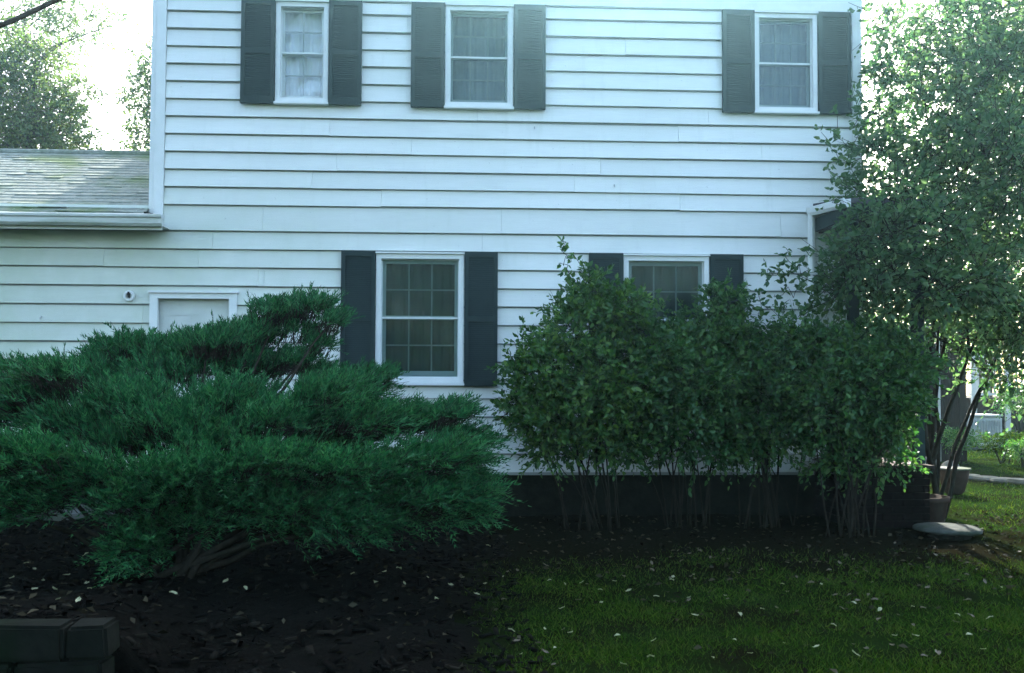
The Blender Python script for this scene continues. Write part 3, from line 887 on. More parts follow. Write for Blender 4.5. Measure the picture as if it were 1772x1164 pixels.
# ------------------------------------------------------------------ juniper
def juniper():
    base = Vector((-1.95, -4.35, bed_z(-1.95, -4.35)))
    root = empty('juniper_bush', base, 'large spreading dark green juniper bush in front of the door', 'bush')
    pads = []
    def pad(px, py, Y, rx, ry, rz, wgt=1.0): pads.append((at(px, py, Y), rx, ry, rz, wgt))
    # skirt nearest the lens
    for px, py, rx, rz in ((-40, 860, .34, .16), (40, 800, .36, .13), (60, 870, .26, .12), (150, 830, .34, .13), (250, 870, .34, .15), (245, 950, .18, .15), (520, 905, .26, .09), (620, 905, .26, .09), (330, 830, .36, .13),
                           (340, 905, .24, .11), (430, 880, .36, .14), (470, 810, .38, .12), (560, 885, .34, .13), (610, 820, .38, .12), (690, 865, .32, .14),
                           (740, 800, .34, .12), (770, 870, .26, .14), (805, 860, .18, .13), (790, 800, .2, .10), (-60, 790, .3, .13)):
        pad(px, py, -4.35 + random.uniform(-.25, .25), rx, .36, rz)
    # middle tier
    for px, py, rx, rz in ((-30, 720, .36, .14), (50, 690, .34, .13), (130, 740, .36, .13), (100, 655, .2, .07), (220, 700, .36, .14), (310, 740, .38, .13), (400, 700, .36, .13), (490, 735, .38, .12),
                           (570, 690, .32, .11), (640, 735, .38, .11), (720, 735, .30, .08), (780, 720, .16, .04), (790, 770, .26, .08), (360, 770, .4, .1), (200, 770, .4, .1), (560, 770, .4, .1)):
        pad(px, py, -3.45 + random.uniform(-.25, .25), rx, .42, rz)
    # tall back tier reaching up the wall
    for px, py, rx, rz, wgt in ((30, 650, .3, .06, .8), (190, 630, .2, .10, 1), (230, 612, .30, .11, 1), (310, 615, .34, .11, 1), (390, 618, .34, .11, 1), (300, 650, .4, .12, 1), (445, 585, .22, .10, 1), (405, 596, .20, .09, 1), (360, 604, .24, .08, 1), (440, 640, .34, .12, 1), (480, 548, .24, .08, .9),
                                (540, 535, .22, .055, .7), (575, 560, .12, .05, .6), (520, 580, .16, .05, .5), (550, 600, .14, .035, .45), (510, 630, .22, .05, .6), (560, 655, .25, .06, .7), (640, 660, .20, .06, .8), (600, 690, .34, .08, 1), (160, 660, .3, .1, 1)):
        pad(px, py, -2.55 + random.uniform(-.2, .2), rx, .36, rz, wgt)
    P, O, k = blob_points(pads, 24000, 0.35)
    keep = (O[:, 2] > -0.15) | (RNG.random(len(P)) < 0.30)
    P, O = P[keep][:15500], O[keep][:15500]
    N = len(P)
    b = np.array(base)
    out = P - (b + np.array([0, 0.6, 0.2]))
    out = unit(out)
    D = unit(out * 0.9 + O * 0.35 + np.array([0.0, -0.12, 0.22]) + 0.28 * RNG.normal(size=(N, 3)))
    L = (0.12 + 0.13 * RNG.random(N)) * np.where(RNG.random(N) < 0.10, 1.35, 1.0)
    # each spray: an axis and paired flat needle fans that droop at the tip
    side = unit(np.cross(D, np.array([0, 0, 1.0]) + 0.35 * RNG.normal(size=(N, 3))))
    nn = np.cross(side, D)
    parts = []
    nb = 8
    for i in range(nb):
        t = i / (nb - 1)
        for s in (-1, 1):
            p = P + D * (L * (0.05 + 0.85 * t))[:, None] - np.array([0, 0, 1.0]) * (L * 0.25 * t * t)[:, None]
            d = unit(D * 0.85 + side * s * (0.85 - 0.45 * t) + nn * (0.25 * RNG.normal(size=N))[:, None])
            ll = (0.066 - 0.028 * t) * (0.75 + 0.5 * RNG.random(N))
            wv = unit(np.cross(d, nn + 0.5 * RNG.normal(size=(N, 3))))
            ww = 0.0060 * (0.8 + 0.5 * RNG.random(N))
            V = np.stack([p + wv * ww[:, None], p - wv * ww[:, None], p + d * ll[:, None]], 1).reshape(-1, 3)
            parts.append((V, np.arange(N * 3).reshape(-1, 3)))
    # weld each spray's blades into one island so that a spray has one tint
    Vall = np.stack([q[0].reshape(N, 3, 3) for q in parts], 1).reshape(N, -1, 3)          # N, nb*2*3, 3
    mper = Vall.shape[1]
    T = (np.arange(N)[:, None, None] * mper + np.arange(mper).reshape(-1, 3)[None]).reshape(-1, 3)
    fol = link('foliage', tri_mesh('foliage', Vall.reshape(-1, 3), T), MT['juniper'], root)
    fol['kind'] = 'stuff'
    Vt, Tt = twigs(P - D * 0.10, P + D * (L * 0.7)[:, None], 0.0032, 0.0015)
    tw = link('twigs', tri_mesh('twigs', Vt, Tt), MT['bark_dark'], root); tw['kind'] = 'stuff'
    for i, pd in enumerate(pads):
        if i % 2 and i > 20: continue
        c = pd[0]
        s = base + Vector((random.uniform(-.18, .18), random.uniform(-.15, .25), -0.05))
        mid = Vector((0, 0, 0.30 if c.z > 1.0 else 0.12))
        pts = wiggle(curve(s, c, mid, 8), 0.018)
        MB().tube(pts, [0.026 - 0.0028 * q for q in range(8)], 6).build('branch', MT['bark_dark'], root, smooth=True)
juniper()

# ------------------------------------------------------------------ leafy shrubs along the wall
def shrub(name, label, basepx, Y, blobs, nsprig, mat, leafL, nstem=8, group=None, extra=(), nl=8, barkm='bark_dark'):
    g = at(*basepx, Y); base = Vector((g.x, Y, 0.0))
    root = empty(name, base, label, 'shrub', group)
    bl = [(at(b[0], b[1], Y + b[3]), b[2], b[2] * 0.9, b[2] * (b[4] if len(b) > 4 else 0.85)) for b in blobs]
    P, O, k = blob_points(bl, nsprig, 0.40)
    D = unit(O * 0.6 + np.array([0, -0.1, 0.35]) + 0.45 * RNG.normal(size=(nsprig, 3)))
    L = 0.13 + 0.16 * RNG.random(nsprig)
    parts = [sprigs(P, D, L, nl, leafL, 0.29)]
    tw = [twigs(P - D * 0.06, P + D * L[:, None], 0.003, 0.0012)]
    for (a, b2, npt) in extra:          # long upright shoots: from pixel a to pixel b2
        A = at(a[0], a[1], Y + 0.1); B = at(b2[0], b2[1], Y + 0.1)
        t = np.linspace(0, 1, npt)
        q = np.array(A)[None] * (1 - t)[:, None] + np.array(B)[None] * t[:, None] + 0.02 * RNG.normal(size=(npt, 3))
        dd = unit(np.array(B - A)[None] * 0.5 + 0.8 * RNG.normal(size=(npt, 3)))
        parts.append(sprigs(q, dd, np.full(npt, 0.07), 4, leafL, 0.29))
        tw.append(twigs(q[:-1], q[1:], 0.004, 0.003))
    # arching shoots that break the outline
    ns, m = 70, 9
    SP, SO, k = blob_points(bl, ns, 0.92)
    SD = unit(SO * 0.8 + np.array([0, -0.05, 0.75]) + 0.3 * RNG.normal(size=(ns, 3)))
    SL = 0.16 + 0.26 * RNG.random(ns) ** 1.5
    prev = SP - SD * 0.12
    for i in range(m):
        t = i / (m - 1)
        q = SP + SD * (SL * t)[:, None] + SO * (SL * 0.25 * t * t)[:, None]; q[:, 2] -= SL * 0.30 * t * t
        parts.append(sprigs(q, unit(SD + 0.9 * RNG.normal(size=(ns, 3))), np.full(ns, 0.05), 3, leafL * (1.1 - 0.35 * t), 0.29))
        tw.append(twigs(prev, q, 0.0032, 0.0026)); prev = q
    V, T = cat(parts)
    f = link('foliage', tri_mesh('foliage', V, T), MT[mat], root); f['kind'] = 'stuff'
    V, T = cat(tw)
    f = link('twigs', tri_mesh('twigs', V, T), MT[barkm], root); f['kind'] = 'stuff'
    for i in range(nstem + 5):
        c = Vector(bl[i % len(bl)][0]) + Vector((random.uniform(-.12, .12), random.uniform(-.15, .15), random.uniform(-.1, .2)))
        ang = random.uniform(0, 6.28)
        rad = random.uniform(0.05, 0.34)
        s = base + Vector((rad * math.cos(ang), 0.5 * rad * math.sin(ang), -0.06))
        sc = random.uniform(0.55, 1.0)
        pts = wiggle(curve(s, c, ((c.x - s.x) * -0.25, 0, 0.12), 7), 0.016)
        MB().tube(pts, [(0.0155 - 0.0019 * q) * sc for q in range(7)], 6).build('stem', MT[barkm], root, smooth=True)
    return root

GR = 'leafy shrubs along the front wall'
shrub('leafy_shrub', 'leafy green shrub with a tall thin shoot, nearest the juniper', (1030, 850), -0.95,
      [(950, 640, .36, 0), (1010, 565, .34, .1), (930, 715, .30, -.1), (1050, 650, .42, -.1), (1050, 740, .38, 0), (1030, 520, .20, .1, 1.2), (1075, 530, .24, 0), (905, 690, .16, 0), (960, 770, .22, 0), (890, 620, .08, 0), (1000, 700, .4, -.1), (880, 720, .09, -.1)],
      1450, 'shrub_leaf', 0.080, 9, GR, extra=(((1000, 560), (972, 412), 26), ((1030, 560), (1010, 470), 14), ((960, 600), (900, 560), 12), ((920, 700), (855, 690), 10), ((920, 730), (850, 725), 8), ((930, 640), (880, 585), 10)))
shrub('leafy_shrub', 'dense middle leafy shrub below the right hand lower window', (1190, 850), -0.85,
      [(1150, 640, .38, -.1), (1200, 670, .40, -.2), (1180, 740, .38, -.1), (1120, 585, .26, 0), (1230, 590, .30, 0), (1120, 690, .38, -.1), (1250, 720, .3, -.1), (1100, 760, .24, -.1), (1250, 770, .2, -.1), (1090, 560, .2, 0), (1180, 600, .2, 0)],
      1450, 'shrub_leaf_b', 0.080, 9, GR, extra=(((1150, 580), (1140, 510), 10), ((1230, 560), (1242, 492), 12), ((1110, 560), (1100, 500), 10), ((1185, 560), (1180, 520), 8), ((1205, 560), (1215, 515), 8)))
shrub('leafy_shrub', 'leafy shrub with a row of bare upright stems, left of the porch', (1330, 850), -0.85,
      [(1290, 655, .38, 0), (1350, 680, .40, -.1), (1320, 730, .38, 0), (1265, 590, .26, 0), (1370, 630, .32, .1), (1250, 530, .18, 0, 1.1), (1410, 650, .34, 0), (1290, 760, .2, 0), (1330, 620, .24, 0)],
      1450, 'shrub_leaf_b', 0.080, 12, GR, extra=(((1265, 540), (1235, 480), 10), ((1380, 580), (1400, 530), 10), ((1320, 560), (1310, 500), 10), ((1350, 570), (1362, 520), 10), ((1290, 550), (1285, 505), 8)))
shrub('leafy_shrub', 'leafy shrub hiding the porch base, nearest the right hand tree', (1480, 850), -1.45,
      [(1430, 620, .32, .2), (1490, 650, .38, 0), (1550, 630, .30, 0), (1440, 690, .34, 0), (1530, 680, .34, 0), (1560, 660, .22, 0), (1500, 600, .26, .2), (1410, 640, .3, .2), (1480, 730, .3, .1), (1420, 740, .24, .2), (1545, 730, .2, 0), (1390, 590, .22, .2), (1470, 790, .22, .1), (1530, 790, .20, .1), (1420, 790, .18, .2)],
      1900, 'shrub_leaf_b', 0.074, 9, GR)

# ------------------------------------------------------------------ trees
def tree(name, label, base, trunks, blobs, nsprig, mat, leafL, nl=7, spL=(0.2, 0.3), group=None, shape=6, extra=(), limbs=(), barkm='bark', shell=0.3, leafW=0.29):
    root = empty(name, base, label, 'tree', group)
    P, O, k = blob_points(blobs, nsprig, shell)
    D = unit(O * 0.6 + np.array([0, 0, 0.15]) + 0.6 * RNG.normal(size=(nsprig, 3)))
    L = spL[0] + spL[1] * RNG.random(nsprig)
    parts = [sprigs(P, D, L, nl, leafL, leafW, shape=shape, droop=0.35)]
    tw = [twigs(P - D * 0.1, P + D * L[:, None], 0.0012 * leafL / 0.02, 0.0005 * leafL / 0.02)]
    for A, B, npt in extra:
        t = np.linspace(0, 1, npt)
        q = np.array(A)[None] * (1 - t)[:, None] + np.array(B)[None] * t[:, None] + 0.035 * RNG.normal(size=(npt, 3))
        dd = unit(np.array(B - A)[None] * 0.5 + 0.9 * RNG.normal(size=(npt, 3)))
        parts.append(sprigs(q, dd, np.full(npt, 0.10), 4, leafL, leafW, shape=shape))
        tw.append(twigs(q[:-1], q[1:], 0.004, 0.003))
    V, T = cat(parts)
    f = link('crown', tri_mesh('crown', V, T), MT[mat], root); f['kind'] = 'stuff'
    V, T = cat(tw)
    f = link('twigs', tri_mesh('twigs', V, T), MT[barkm], root); f['kind'] = 'stuff'
    for pts, ra, rb in trunks:
        n = len(pts)
        MB().tube(pts, [ra + (rb - ra) * i / (n - 1) for i in range(n)], 10).build('trunk', MT[barkm], root, smooth=True)
    for pts, ra, rb in limbs:
        n = len(pts)
        MB().tube(pts, [ra + (rb - ra) * i / (n - 1) for i in range(n)], 7).build('limb', MT[barkm], root, smooth=True)
    return root

# multi-stemmed tree at the right of the porch
def right_tree():
    Y0 = -0.25
    base = at(1606, 880, Y0); base.z = 0
    B = lambda px, py, r, dy=0, fz=0.85, wg=1.0: (at(px, py, Y0 + dy), r, r * 0.95, r * fz, wg)
    blobs = [B(1560, 430, .75, -.3), B(1660, 330, .95), B(1740, 470, .85, -.2), B(1620, 190, .80, .2), B(1730, 180, 1.0, .3), B(1580, 80, .50, .3, .8, .7), B(1680, 50, .8, .3, .8),
             B(1800, 330, .9), B(1515, 400, .38, -.5), B(1485, 470, .36, -.6), B(1440, 500, .24, -.6, .8), B(1540, 520, .5, -.4, .6), B(1640, 520, .55, -.3, .5), B(1740, 560, .6, -.2, .6), B(1560, 320, .42, -.2),
             B(1530, 190, .22, 0, .9, .6), B(1515, 200, .24, -.2), B(1512, 270, .26, -.3), B(1535, 40, .3, .1, .8, .7), B(1525, 110, .16, 0, .8, .6), B(1720, 640, .34, -.4, .7, .6), B(1768, 660, .34, -.4, .9, .6), B(1650, 590, .3, -.3, .5, .5), B(1520, 450, .45, -1.25), B(1590, 400, .5, -1.2), B(1505, 425, .30, -1.2), B(1600, 500, .45, -1.2, .7), B(1530, 390, .34, -1.25), B(1490, 440, .22, -1.2), B(1680, 470, .5, -1.0), B(1520, 130, .3, .2), B(1560, 330, .3, -1.0), B(1700, 280, .8, -.6), B(1800, 80, .9, .3), B(1490, 340, .2, -.4, .8, .6), B(1800, 560, .7), B(1545, 250, .3, -.1)]
    st = []
    tops = [(1560, 560), (1585, 470), (1622, 520), (1660, 440), (1700, 560), (1735, 600), (1640, 400), (1770, 520)]
    for i, (px, py) in enumerate(tops):
        e = at(px, py, Y0 + random.uniform(-.35, .35))
        s = base + Vector((random.uniform(-.12, .14), random.uniform(-.1, .1), -0.06))
        pts = wiggle(curve(s, e, ((s.x - e.x) * 0.18, 0, 0.0), 8), 0.02)
        st.append((pts, random.uniform(0.022, 0.036), 0.012))
    ex = [(at(1500, 300, Y0 - .8), at(1440, 205, Y0 - .9), 12), (at(1500, 330, Y0 - .8), at(1428, 240, Y0 - .9), 14), (at(1490, 330, Y0 - .8), at(1435, 290, Y0 - .9), 12),
          (at(1500, 300, Y0 - .8), at(1475, 150, Y0 - .8), 12), (at(1440, 480, Y0 - .9), at(1325, 470, Y0 - 1.0), 22), (at(1420, 490, Y0 - .9), at(1350, 440, Y0 - 1.0), 12), (at(1430, 500, Y0 - .9), at(1340, 510, Y0 - 1.0), 14),
          (at(1470, 420, Y0 - .9), at(1405, 435, Y0 - .9), 12), (at(1480, 380, Y0 - .9), at(1445, 350, Y0 - .9), 10)]
    lm = []
    for b in blobs[:12]:
        s = random.choice(st)[0][-2]
        lm.append((wiggle(curve(s, b[0], (0, 0, 0.15), 6), 0.03), 0.018, 0.006))
    tree('multi_stem_tree', 'small leafy tree with many slender stems at the right of the porch', base, st, blobs, 4700, 'tree_leaf', 0.088, 7, (0.16, 0.22), None, 6, ex, lm, 'bark_dark')
right_tree()

def bg_tree(name, label, px, Y, top_blobs, nsprig, leafL, group='trees behind the house', trunk_r=0.2, mat='far_leaf', limbs=(), shape=4, wf=0.33, shell=0.25):
    g = at(px, 640, Y); base = Vector((g.x, Y, -0.02))
    bl = [(at(b[0], b[1], Y + b[3]), b[2], b[2], b[2] * 0.8, b[4] if len(b) > 4 else 1.0) for b in top_blobs]
    zc = max(b[0].z for b in bl)
    top = Vector((g.x + 0.2, Y, zc))
    tr = [(wiggle(curve(base, top, (random.uniform(-.3, .3), 0, 0), 9), 0.06), trunk_r, trunk_r * 0.25)]
    lm = [(wiggle(curve(base.lerp(top, random.uniform(.5, .85)), b[0], (0, 0, 0.4), 6), 0.08), trunk_r * 0.22, 0.010) for b in bl]
    for a, b2, ra, rb in limbs:
        A = at(*a, Y); Bq = at(*b2, Y)
        lm.append((wiggle(curve(A, Bq, (0, 0, 0.1), 7), 0.03), ra, rb))
    return tree(name, label, base, tr, bl, nsprig, mat, leafL, 7, (leafL * 2.5, leafL * 3), group, shape, (), lm, 'bark', shell, wf)

bg_tree('background_tree', 'dense green tree behind the wing roof at the far left', 30, 12,
        [(20, 170, 1.25, 0), (90, 200, .95, 0), (60, 110, .9, .4), (-60, 150, 1.4, 0), (120, 245, .7, .3), (-20, 250, 1.2, 0), (60, 260, 1.0, 0), (130, 160, .5, 0)], 3600, 0.10, trunk_r=0.16)
bg_tree('background_tree', 'pale thin leaved tree half hidden behind the left corner of the house', 310, 14,
        [(265, 150, .65, 0), (245, 200, .45, 0, .8), (300, 110, .9, 0), (255, 245, .6, 0), (330, 200, 1.2, 0), (235, 100, .30, 0, .4), (225, 180, .35, 0, .6)], 1500, 0.10, trunk_r=0.14)
bg_tree('background_tree', 'tall sparse tree with thin pale leaves at the top left of the sky', -150, 16,
        [(60, 55, 1.0, 0, .8), (150, 50, .9, 0, .55), (-30, 20, 1.5, 0, .8), (205, 40, .5, 0, .4), (100, 0, 1.2, 0, .8), (-140, 60, 1.8, 0, .6), (120, 110, .6, 0, .5)], 1900, 0.10, trunk_r=0.26)
bg_tree('background_tree', 'tall tree behind the multi stem tree at the far right', 1700, 13,
        [(1620, 120, 1.5, 0, .7), (1740, 200, 1.8, 0), (1700, 20, 1.6, 0), (1800, 80, 1.6, 0), (1820, 330, 1.6, 0), (1680, 330, 1.1, 0, .5), (1560, 60, .7, 0, .4), (1700, 430, 1.2, 0, .6), (1650, -120, 1.8, 0), (1780, -140, 2.0, 0), (1560, -130, 1.6, 0), (1850, -40, 1.8, 0)], 3800, 0.11, trunk_r=0.22)  # blobs above the view are added so the crown shades the ground
bg_tree('background_tree', 'rounded tree far beyond the brown shed', 1640, 30,
        [(1560, 520, 2.2, 0, .7), (1660, 500, 2.6, 0, .8), (1760, 520, 2.6, 0), (1840, 470, 3, 0), (1480, 540, 2.0, 0, .8), (1700, 590, 2.2, 0), (1600, 600, 2.0, 0)], 1500, 0.2, trunk_r=0.25)

# old shade tree standing left of the lawn, its unseen crown added over the yard to darken the ground, and one limb reaching into the top left of the view
def shade_tree():
    base = Vector((-7.2, -8.2, 0))
    bl = []
    rr = random.Random(5)
    for x, y, z, r in ((-5, -9, 8.2, 2.3), (-2, -10.5, 8.8, 2.5), (1.5, -9.5, 8.6, 2.4), (-7.5, -6.5, 8.5, 2.0), (-3, -7, 8.2, 1.9), (0.5, -7.2, 8.4, 1.9), (-6, -12, 7.5, 2.6), (-1, -13.5, 7.6, 2.7), (3.5, -12, 8, 2.5), (-9.5, -9.5, 7.5, 2.4), (3.6, -8, 9, 1.8)):
        bl.append((Vector((x, y, z)), r, r, r * 0.62, 1.0))
    tr = [(wiggle(curve(base, (-5.4, -9.2, 7.2), (-0.5, 0, 0), 10), 0.05), 0.34, 0.14)]
    fork = Vector((-6.5, -8.7, 4.2))
    lm = [(wiggle(curve(fork, b[0], (0, 0, 0.8), 8), 0.08), 0.13, 0.04) for b in bl]
    a = at(-230, 130, -5.6); b2 = at(20, 36, -5.4); c2 = at(110, -6, -5.2); d2 = at(220, -70, -5.0)
    lm.append(([fork, fork.lerp(a, .5) + Vector((0, 0, .1)), a, b2, c2, d2], 0.020, 0.012))
    tree('shade_tree', 'big shade tree with one bare limb crossing the top left corner and an unseen crown added to shade the yard', base, tr, bl, 3000, 'tree_leaf', 0.13, 7, (0.35, 0.4), None, 4, (), lm, 'bark', 0.2, 0.33)
shade_tree()

# trees added across the street, unseen behind the viewer, to darken what the panes mirror
def street_wood():
    rr = random.Random(9)
    bl = []
    for i in range(16):
        x = -38 + 5 * i + rr.uniform(-1, 1); y = -31 + rr.uniform(-2.5, 2.5)
        for z in (1.8, 4.2, 6.8, 9.0): bl.append((Vector((x + rr.uniform(-1, 1), y, z)), 3.0, 2.4, 2.2, 1.0))
    n = 5200
    P, O, k = blob_points(bl, n, 0.4)
    D = unit(O * 0.7 + 0.6 * RNG.normal(size=(n, 3)))
    V, T = sprigs(P, D, np.full(n, 0.9), 6, 0.50, 0.36, shape=4)
    tag(link('added_wood', tri_mesh('added_wood', V, T), MT['juniper']), 'dark leafy belt of unseen trees added across the street to darken the panes', 'trees', kind='stuff')
street_wood()

# ------------------------------------------------------------------ things beyond the house at the right
def far_things():
    # brown shed with white corner trim
    Y = 7.0
    a = at(1588, 640, Y); b = at(1672, 640, Y)
    zt = at(1630, 570, Y).z
    root = empty('shed', (a.x, Y, 0), 'dark brown board shed with a thin white corner post behind the tree stems', 'shed')
    MB().box(a.x + 0.06, b.x, Y + 0.03, Y + 2.2, -0.05, zt).build('core', MT['shed'], root)
    n = 6
    for i in range(n):
        x0 = a.x + 0.07 + (b.x - a.x - 0.07) * i / n
        MB().box(x0 + 0.004, x0 + (b.x - a.x - .07) / n - 0.004, Y, Y + 0.028, 0.0, zt - 0.01).build('board', MT['shed'], root)
    MB().box(a.x - 0.02, a.x + 0.055, Y - 0.03, Y + 0.05, 0.0, zt).build('corner_post', MT['weathered'], root)
    xm = at(1624, 640, Y).x
    MB().box(xm - 0.022, xm + 0.022, Y - 0.022, Y - 0.002, 0.0, zt - 0.03).build('trim_strip', MT['weathered'], root)
    MB().box(a.x - 0.2, b.x + 0.15, Y - 0.25, Y + 2.4, zt + 0.002, zt + 0.09).build('roof', MT['roof'], root)
    # white railing on a low deck
    Y = 12.0
    x0 = at(1678, 640, Y).x; x1 = at(1800, 640, Y).x
    zb = at(1720, 684, Y).z; zt = at(1720, 612, Y).z
    root = empty('deck_railing', (x0, Y, zb), 'white picket railing of a distant deck at the right', 'railing')
    MB().box(x0, x1, Y - 0.04, Y + 0.04, zt - 0.07, zt).build('top_rail', MT['weathered'], root)
    MB().box(x0, x1, Y - 0.03, Y + 0.03, zb, zb + 0.06).build('bottom_rail', MT['weathered'], root)
    x = x0 + 0.06
    while x < x1:
        MB().box(x - 0.022, x + 0.022, Y - 0.018, Y + 0.018, zb + 0.062, zt - 0.072).build('picket', MT['weathered'], root); x += 0.135
    for px in (1682, 1740, 1800):
        x = at(px, 640, Y).x
        MB().box(x - 0.06, x + 0.06, Y - 0.10, Y - 0.042, -0.03, zt + 0.08).build('post', MT['weathered'], root)
    MB().box(x0 - .1, x1 + .1, Y + 0.05, Y + 2.5, -0.05, zb - 0.06).build('deck', MT['shed'], root)
    # air conditioning unit with upright louvres
    Y = 10.2
    c = at(1703, 730, Y)
    g0 = 0.0
    hw = 0.42
    root = empty('cooling_unit', (c.x, Y, 0), 'grey box shaped outdoor cooling unit with louvred side on a pale slab', 'cooling unit')
    MB().box(c.x - hw - .1, c.x + hw + .35, Y - 0.15, Y + 0.85, -0.04, 0.07).build('slab', MT['concrete'], root, bevel=0.01)
    MB().box(c.x - hw, c.x + hw, Y, Y + 0.7, 0.072, 0.70).build('body', MT['metal'], root, bevel=0.03)
    for i in range(13):
        x = c.x - hw + 0.06 + i * (2 * hw - 0.12) / 12
        MB().box(x - 0.014, x + 0.014, Y - 0.02, Y - 0.002, 0.14, 0.62).build('louvre', MT['weathered'], root)
    MB().box(c.x - hw - .01, c.x + hw + .01, Y - 0.025, Y + 0.71, 0.702, 0.74).build('lid', MT['metal'], root, bevel=0.01)
    # white garage wall further right behind the railing
far_things()

def small_bush(label, px, py, Y, r, n, mat, leafL, fz=0.75):
    c = at(px, py, Y)
    base = Vector((c.x, Y, 0))
    root = empty('low_bush', base, label, 'bush')
    bl = [(Vector((c.x + random.uniform(-.5, .5) * r, Y + random.uniform(-.3, .3) * r, max(0.12, c.z + random.uniform(-.25, .25) * r))), r * .62, r * .6, r * .62 * fz) for _ in range(5)]
    P, O, k = blob_points(bl, n, 0.35)
    D = unit(O * 0.7 + np.array([0, -.1, .3]) + 0.5 * RNG.normal(size=(n, 3)))
    V, T = sprigs(P, D, np.full(n, leafL * 2.5), 6, leafL, 0.3, shape=4)
    f = link('foliage', tri_mesh('foliage', V, T), MT[mat], root); f['kind'] = 'stuff'
    for i in range(5):
        s = base + Vector((random.uniform(-.1, .1), random.uniform(-.1, .1), -0.03))
        MB().tube(curve(s, bl[i][0], (0, 0, 0.05), 5), [0.015, 0.013, 0.011, 0.009, 0.006], 5).build('stem', MT['bark_dark'], root)
small_bush('dark rounded bush at the right edge beside the grey cooling unit', 1768, 695, 9.0, 0.55, 420, 'shrub_leaf_b', 0.06)
small_bush('low bright green ground cover bush in front of the cooling unit slab', 1735, 768, 6.6, 0.45, 420, 'grass', 0.05, 0.4)
small_bush('low green plant at the foot of the shed left of the cooling unit', 1660, 752, 6.3, 0.42, 320, 'shrub_leaf', 0.05, 0.4)
small_bush('low leafy clump at the right edge beyond the stone edging', 1775, 775, 5.8, 0.35, 300, 'shrub_leaf', 0.05, 0.5)

# pots, round slab, stone edging
def pots():
    Y = 1.9
    c = at(1650, 800, Y); top = at(1650, 768, Y)
    h = 0.30; s = 0.20
    z0 = 0.0
    root = empty('planter', (c.x, Y, z0), 'dark bowl shaped planter with a pale rim behind the tree stems', 'planter')
    MB().lathe((c.x, Y, z0), [(0.09, 0), (0.13, 0.04), (0.175, 0.19), (s, 0.33), (s - .03, 0.33), (0.15, 0.27)], 22).build('bowl', MT['pot'], root, smooth=True)
    MB().lathe((c.x, Y, z0), [(s - .02, 0.331), (s + .015, 0.331), (s + .015, 0.352), (s - .02, 0.352)], 22).build('rim', MT['concrete'], root)
    Y = -0.75
    c = at(1600, 880, Y)
    root = empty('flower_pot', (c.x, Y, 0), 'squat dark clay pot at the foot of the multi stem tree', 'pot')
    MB().lathe((c.x, Y, 0), [(0.17, -0.01), (0.19, 0.02), (0.235, 0.24), (0.25, 0.25), (0.25, 0.30), (0.22, 0.30), (0.20, 0.24)], 22).build('body', MT['pot'], root, smooth=True)
    MB().lathe((c.x, Y, 0), [(0.20, 0.235), (0.12, 0.262), (0.02, 0.27)], 14).build('soil', MT['mulch'], root)
    c = on_ground(1640, 912, 0.09); Y = c.y
    root = empty('round_slab', (c.x, Y, 0), 'pale grey round stone slab raised on a dark stone at the right of the lawn', 'stone slab')
    MB().lathe((c.x, Y, 0), [(0.20, -0.05), (0.23, 0.01), (0.21, 0.045)], 14, 0.05).build('support', MT['found'], root)
    MT['slab_stone'] = mottled('dull_mossy_slab', (0.030, 0.036, 0.030), (0.065, 0.072, 0.062), 9, 0.9, 0.6, 0.008, (1, 1, 1), (0.022, 0.034, 0.018), 4.0)
    MB().lathe((c.x, Y, 0), [(0.26, 0.046), (0.312, 0.058), (0.316, 0.082), (0.295, 0.096), (0.15, 0.103), (0.03, 0.100)], 30, 0.035).build('slab', MT['slab_stone'], root, smooth=True)
pots()

edging = empty('stone_edging', (7.6, 2.6, 0), 'line of flat pale stones edging the lawn beyond the tree', 'edging')
def edging_stones():
    a = on_ground(1622, 822); b = on_ground(1800, 838)
    n = 7
    for i in range(n):
        p = a.lerp(b, i / (n - 1))
        MB().lathe((p.x, p.y, 0), [(0.17, -0.03), (0.19, 0.01), (0.17, 0.03 + 0.03 * random.random()), (0.08, 0.055)], 9, 0.10).build('stone', MT['stone'], edging)
edging_stones()
for px, py, r, lab in ((1608, 805, .16, 'pale pointed stone left of the bowl planter'), (1645, 812, .15, 'flat pale stone right below the bowl planter')):
    p = on_ground(px, py)
    tag(MB().lathe((p.x, p.y, 0), [(r, -0.03), (r * 1.1, 0.03), (r * 0.8, 0.10), (r * .3, 0.15)], 9, 0.12).build('garden_stone', MT['stone']), lab, 'stone')

# ------------------------------------------------------------------ grass, litter, fallen leaves
def n2(x, y, s):
    return (np.sin(x * 1.7 * s + 1.3) * np.cos(y * 2.1 * s + 0.4) + np.sin(x * 3.9 * s + y * 2.7 * s) * 0.6 + np.cos(y * 5.3 * s - x * 1.1 * s) * 0.4) / 2
def grass_patch(name, label, N, x0, x1, y0, y1, h, wd, cond):
    P = np.stack([RNG.uniform(x0, x1, N), RNG.uniform(y0, y1, N), np.full(N, -0.015)], 1)
    P = P[cond(P)]
    n = len(P)
    lean = RNG.normal(size=(n, 3)) * 0.55; lean[:, 2] = 1.0
    D = unit(lean)
    hh = h * (0.4 + 0.9 * RNG.random(n)); ww = wd * (0.7 + 0.6 * RNG.random(n))
    sd_ = unit(np.cross(D, RNG.normal(size=(n, 3))))
    tip = P + D * hh[:, None]; tip[:, :2] += D[:, :2] * (hh * 0.5)[:, None]
    V = np.stack([P + sd_ * ww[:, None], P - sd_ * ww[:, None], tip], 1).reshape(-1, 3)
    o = link(name, tri_mesh(name, V, np.arange(n * 3).reshape(-1, 3)), MT['grass'])
    tag(o, label, 'grass', kind='stuff')
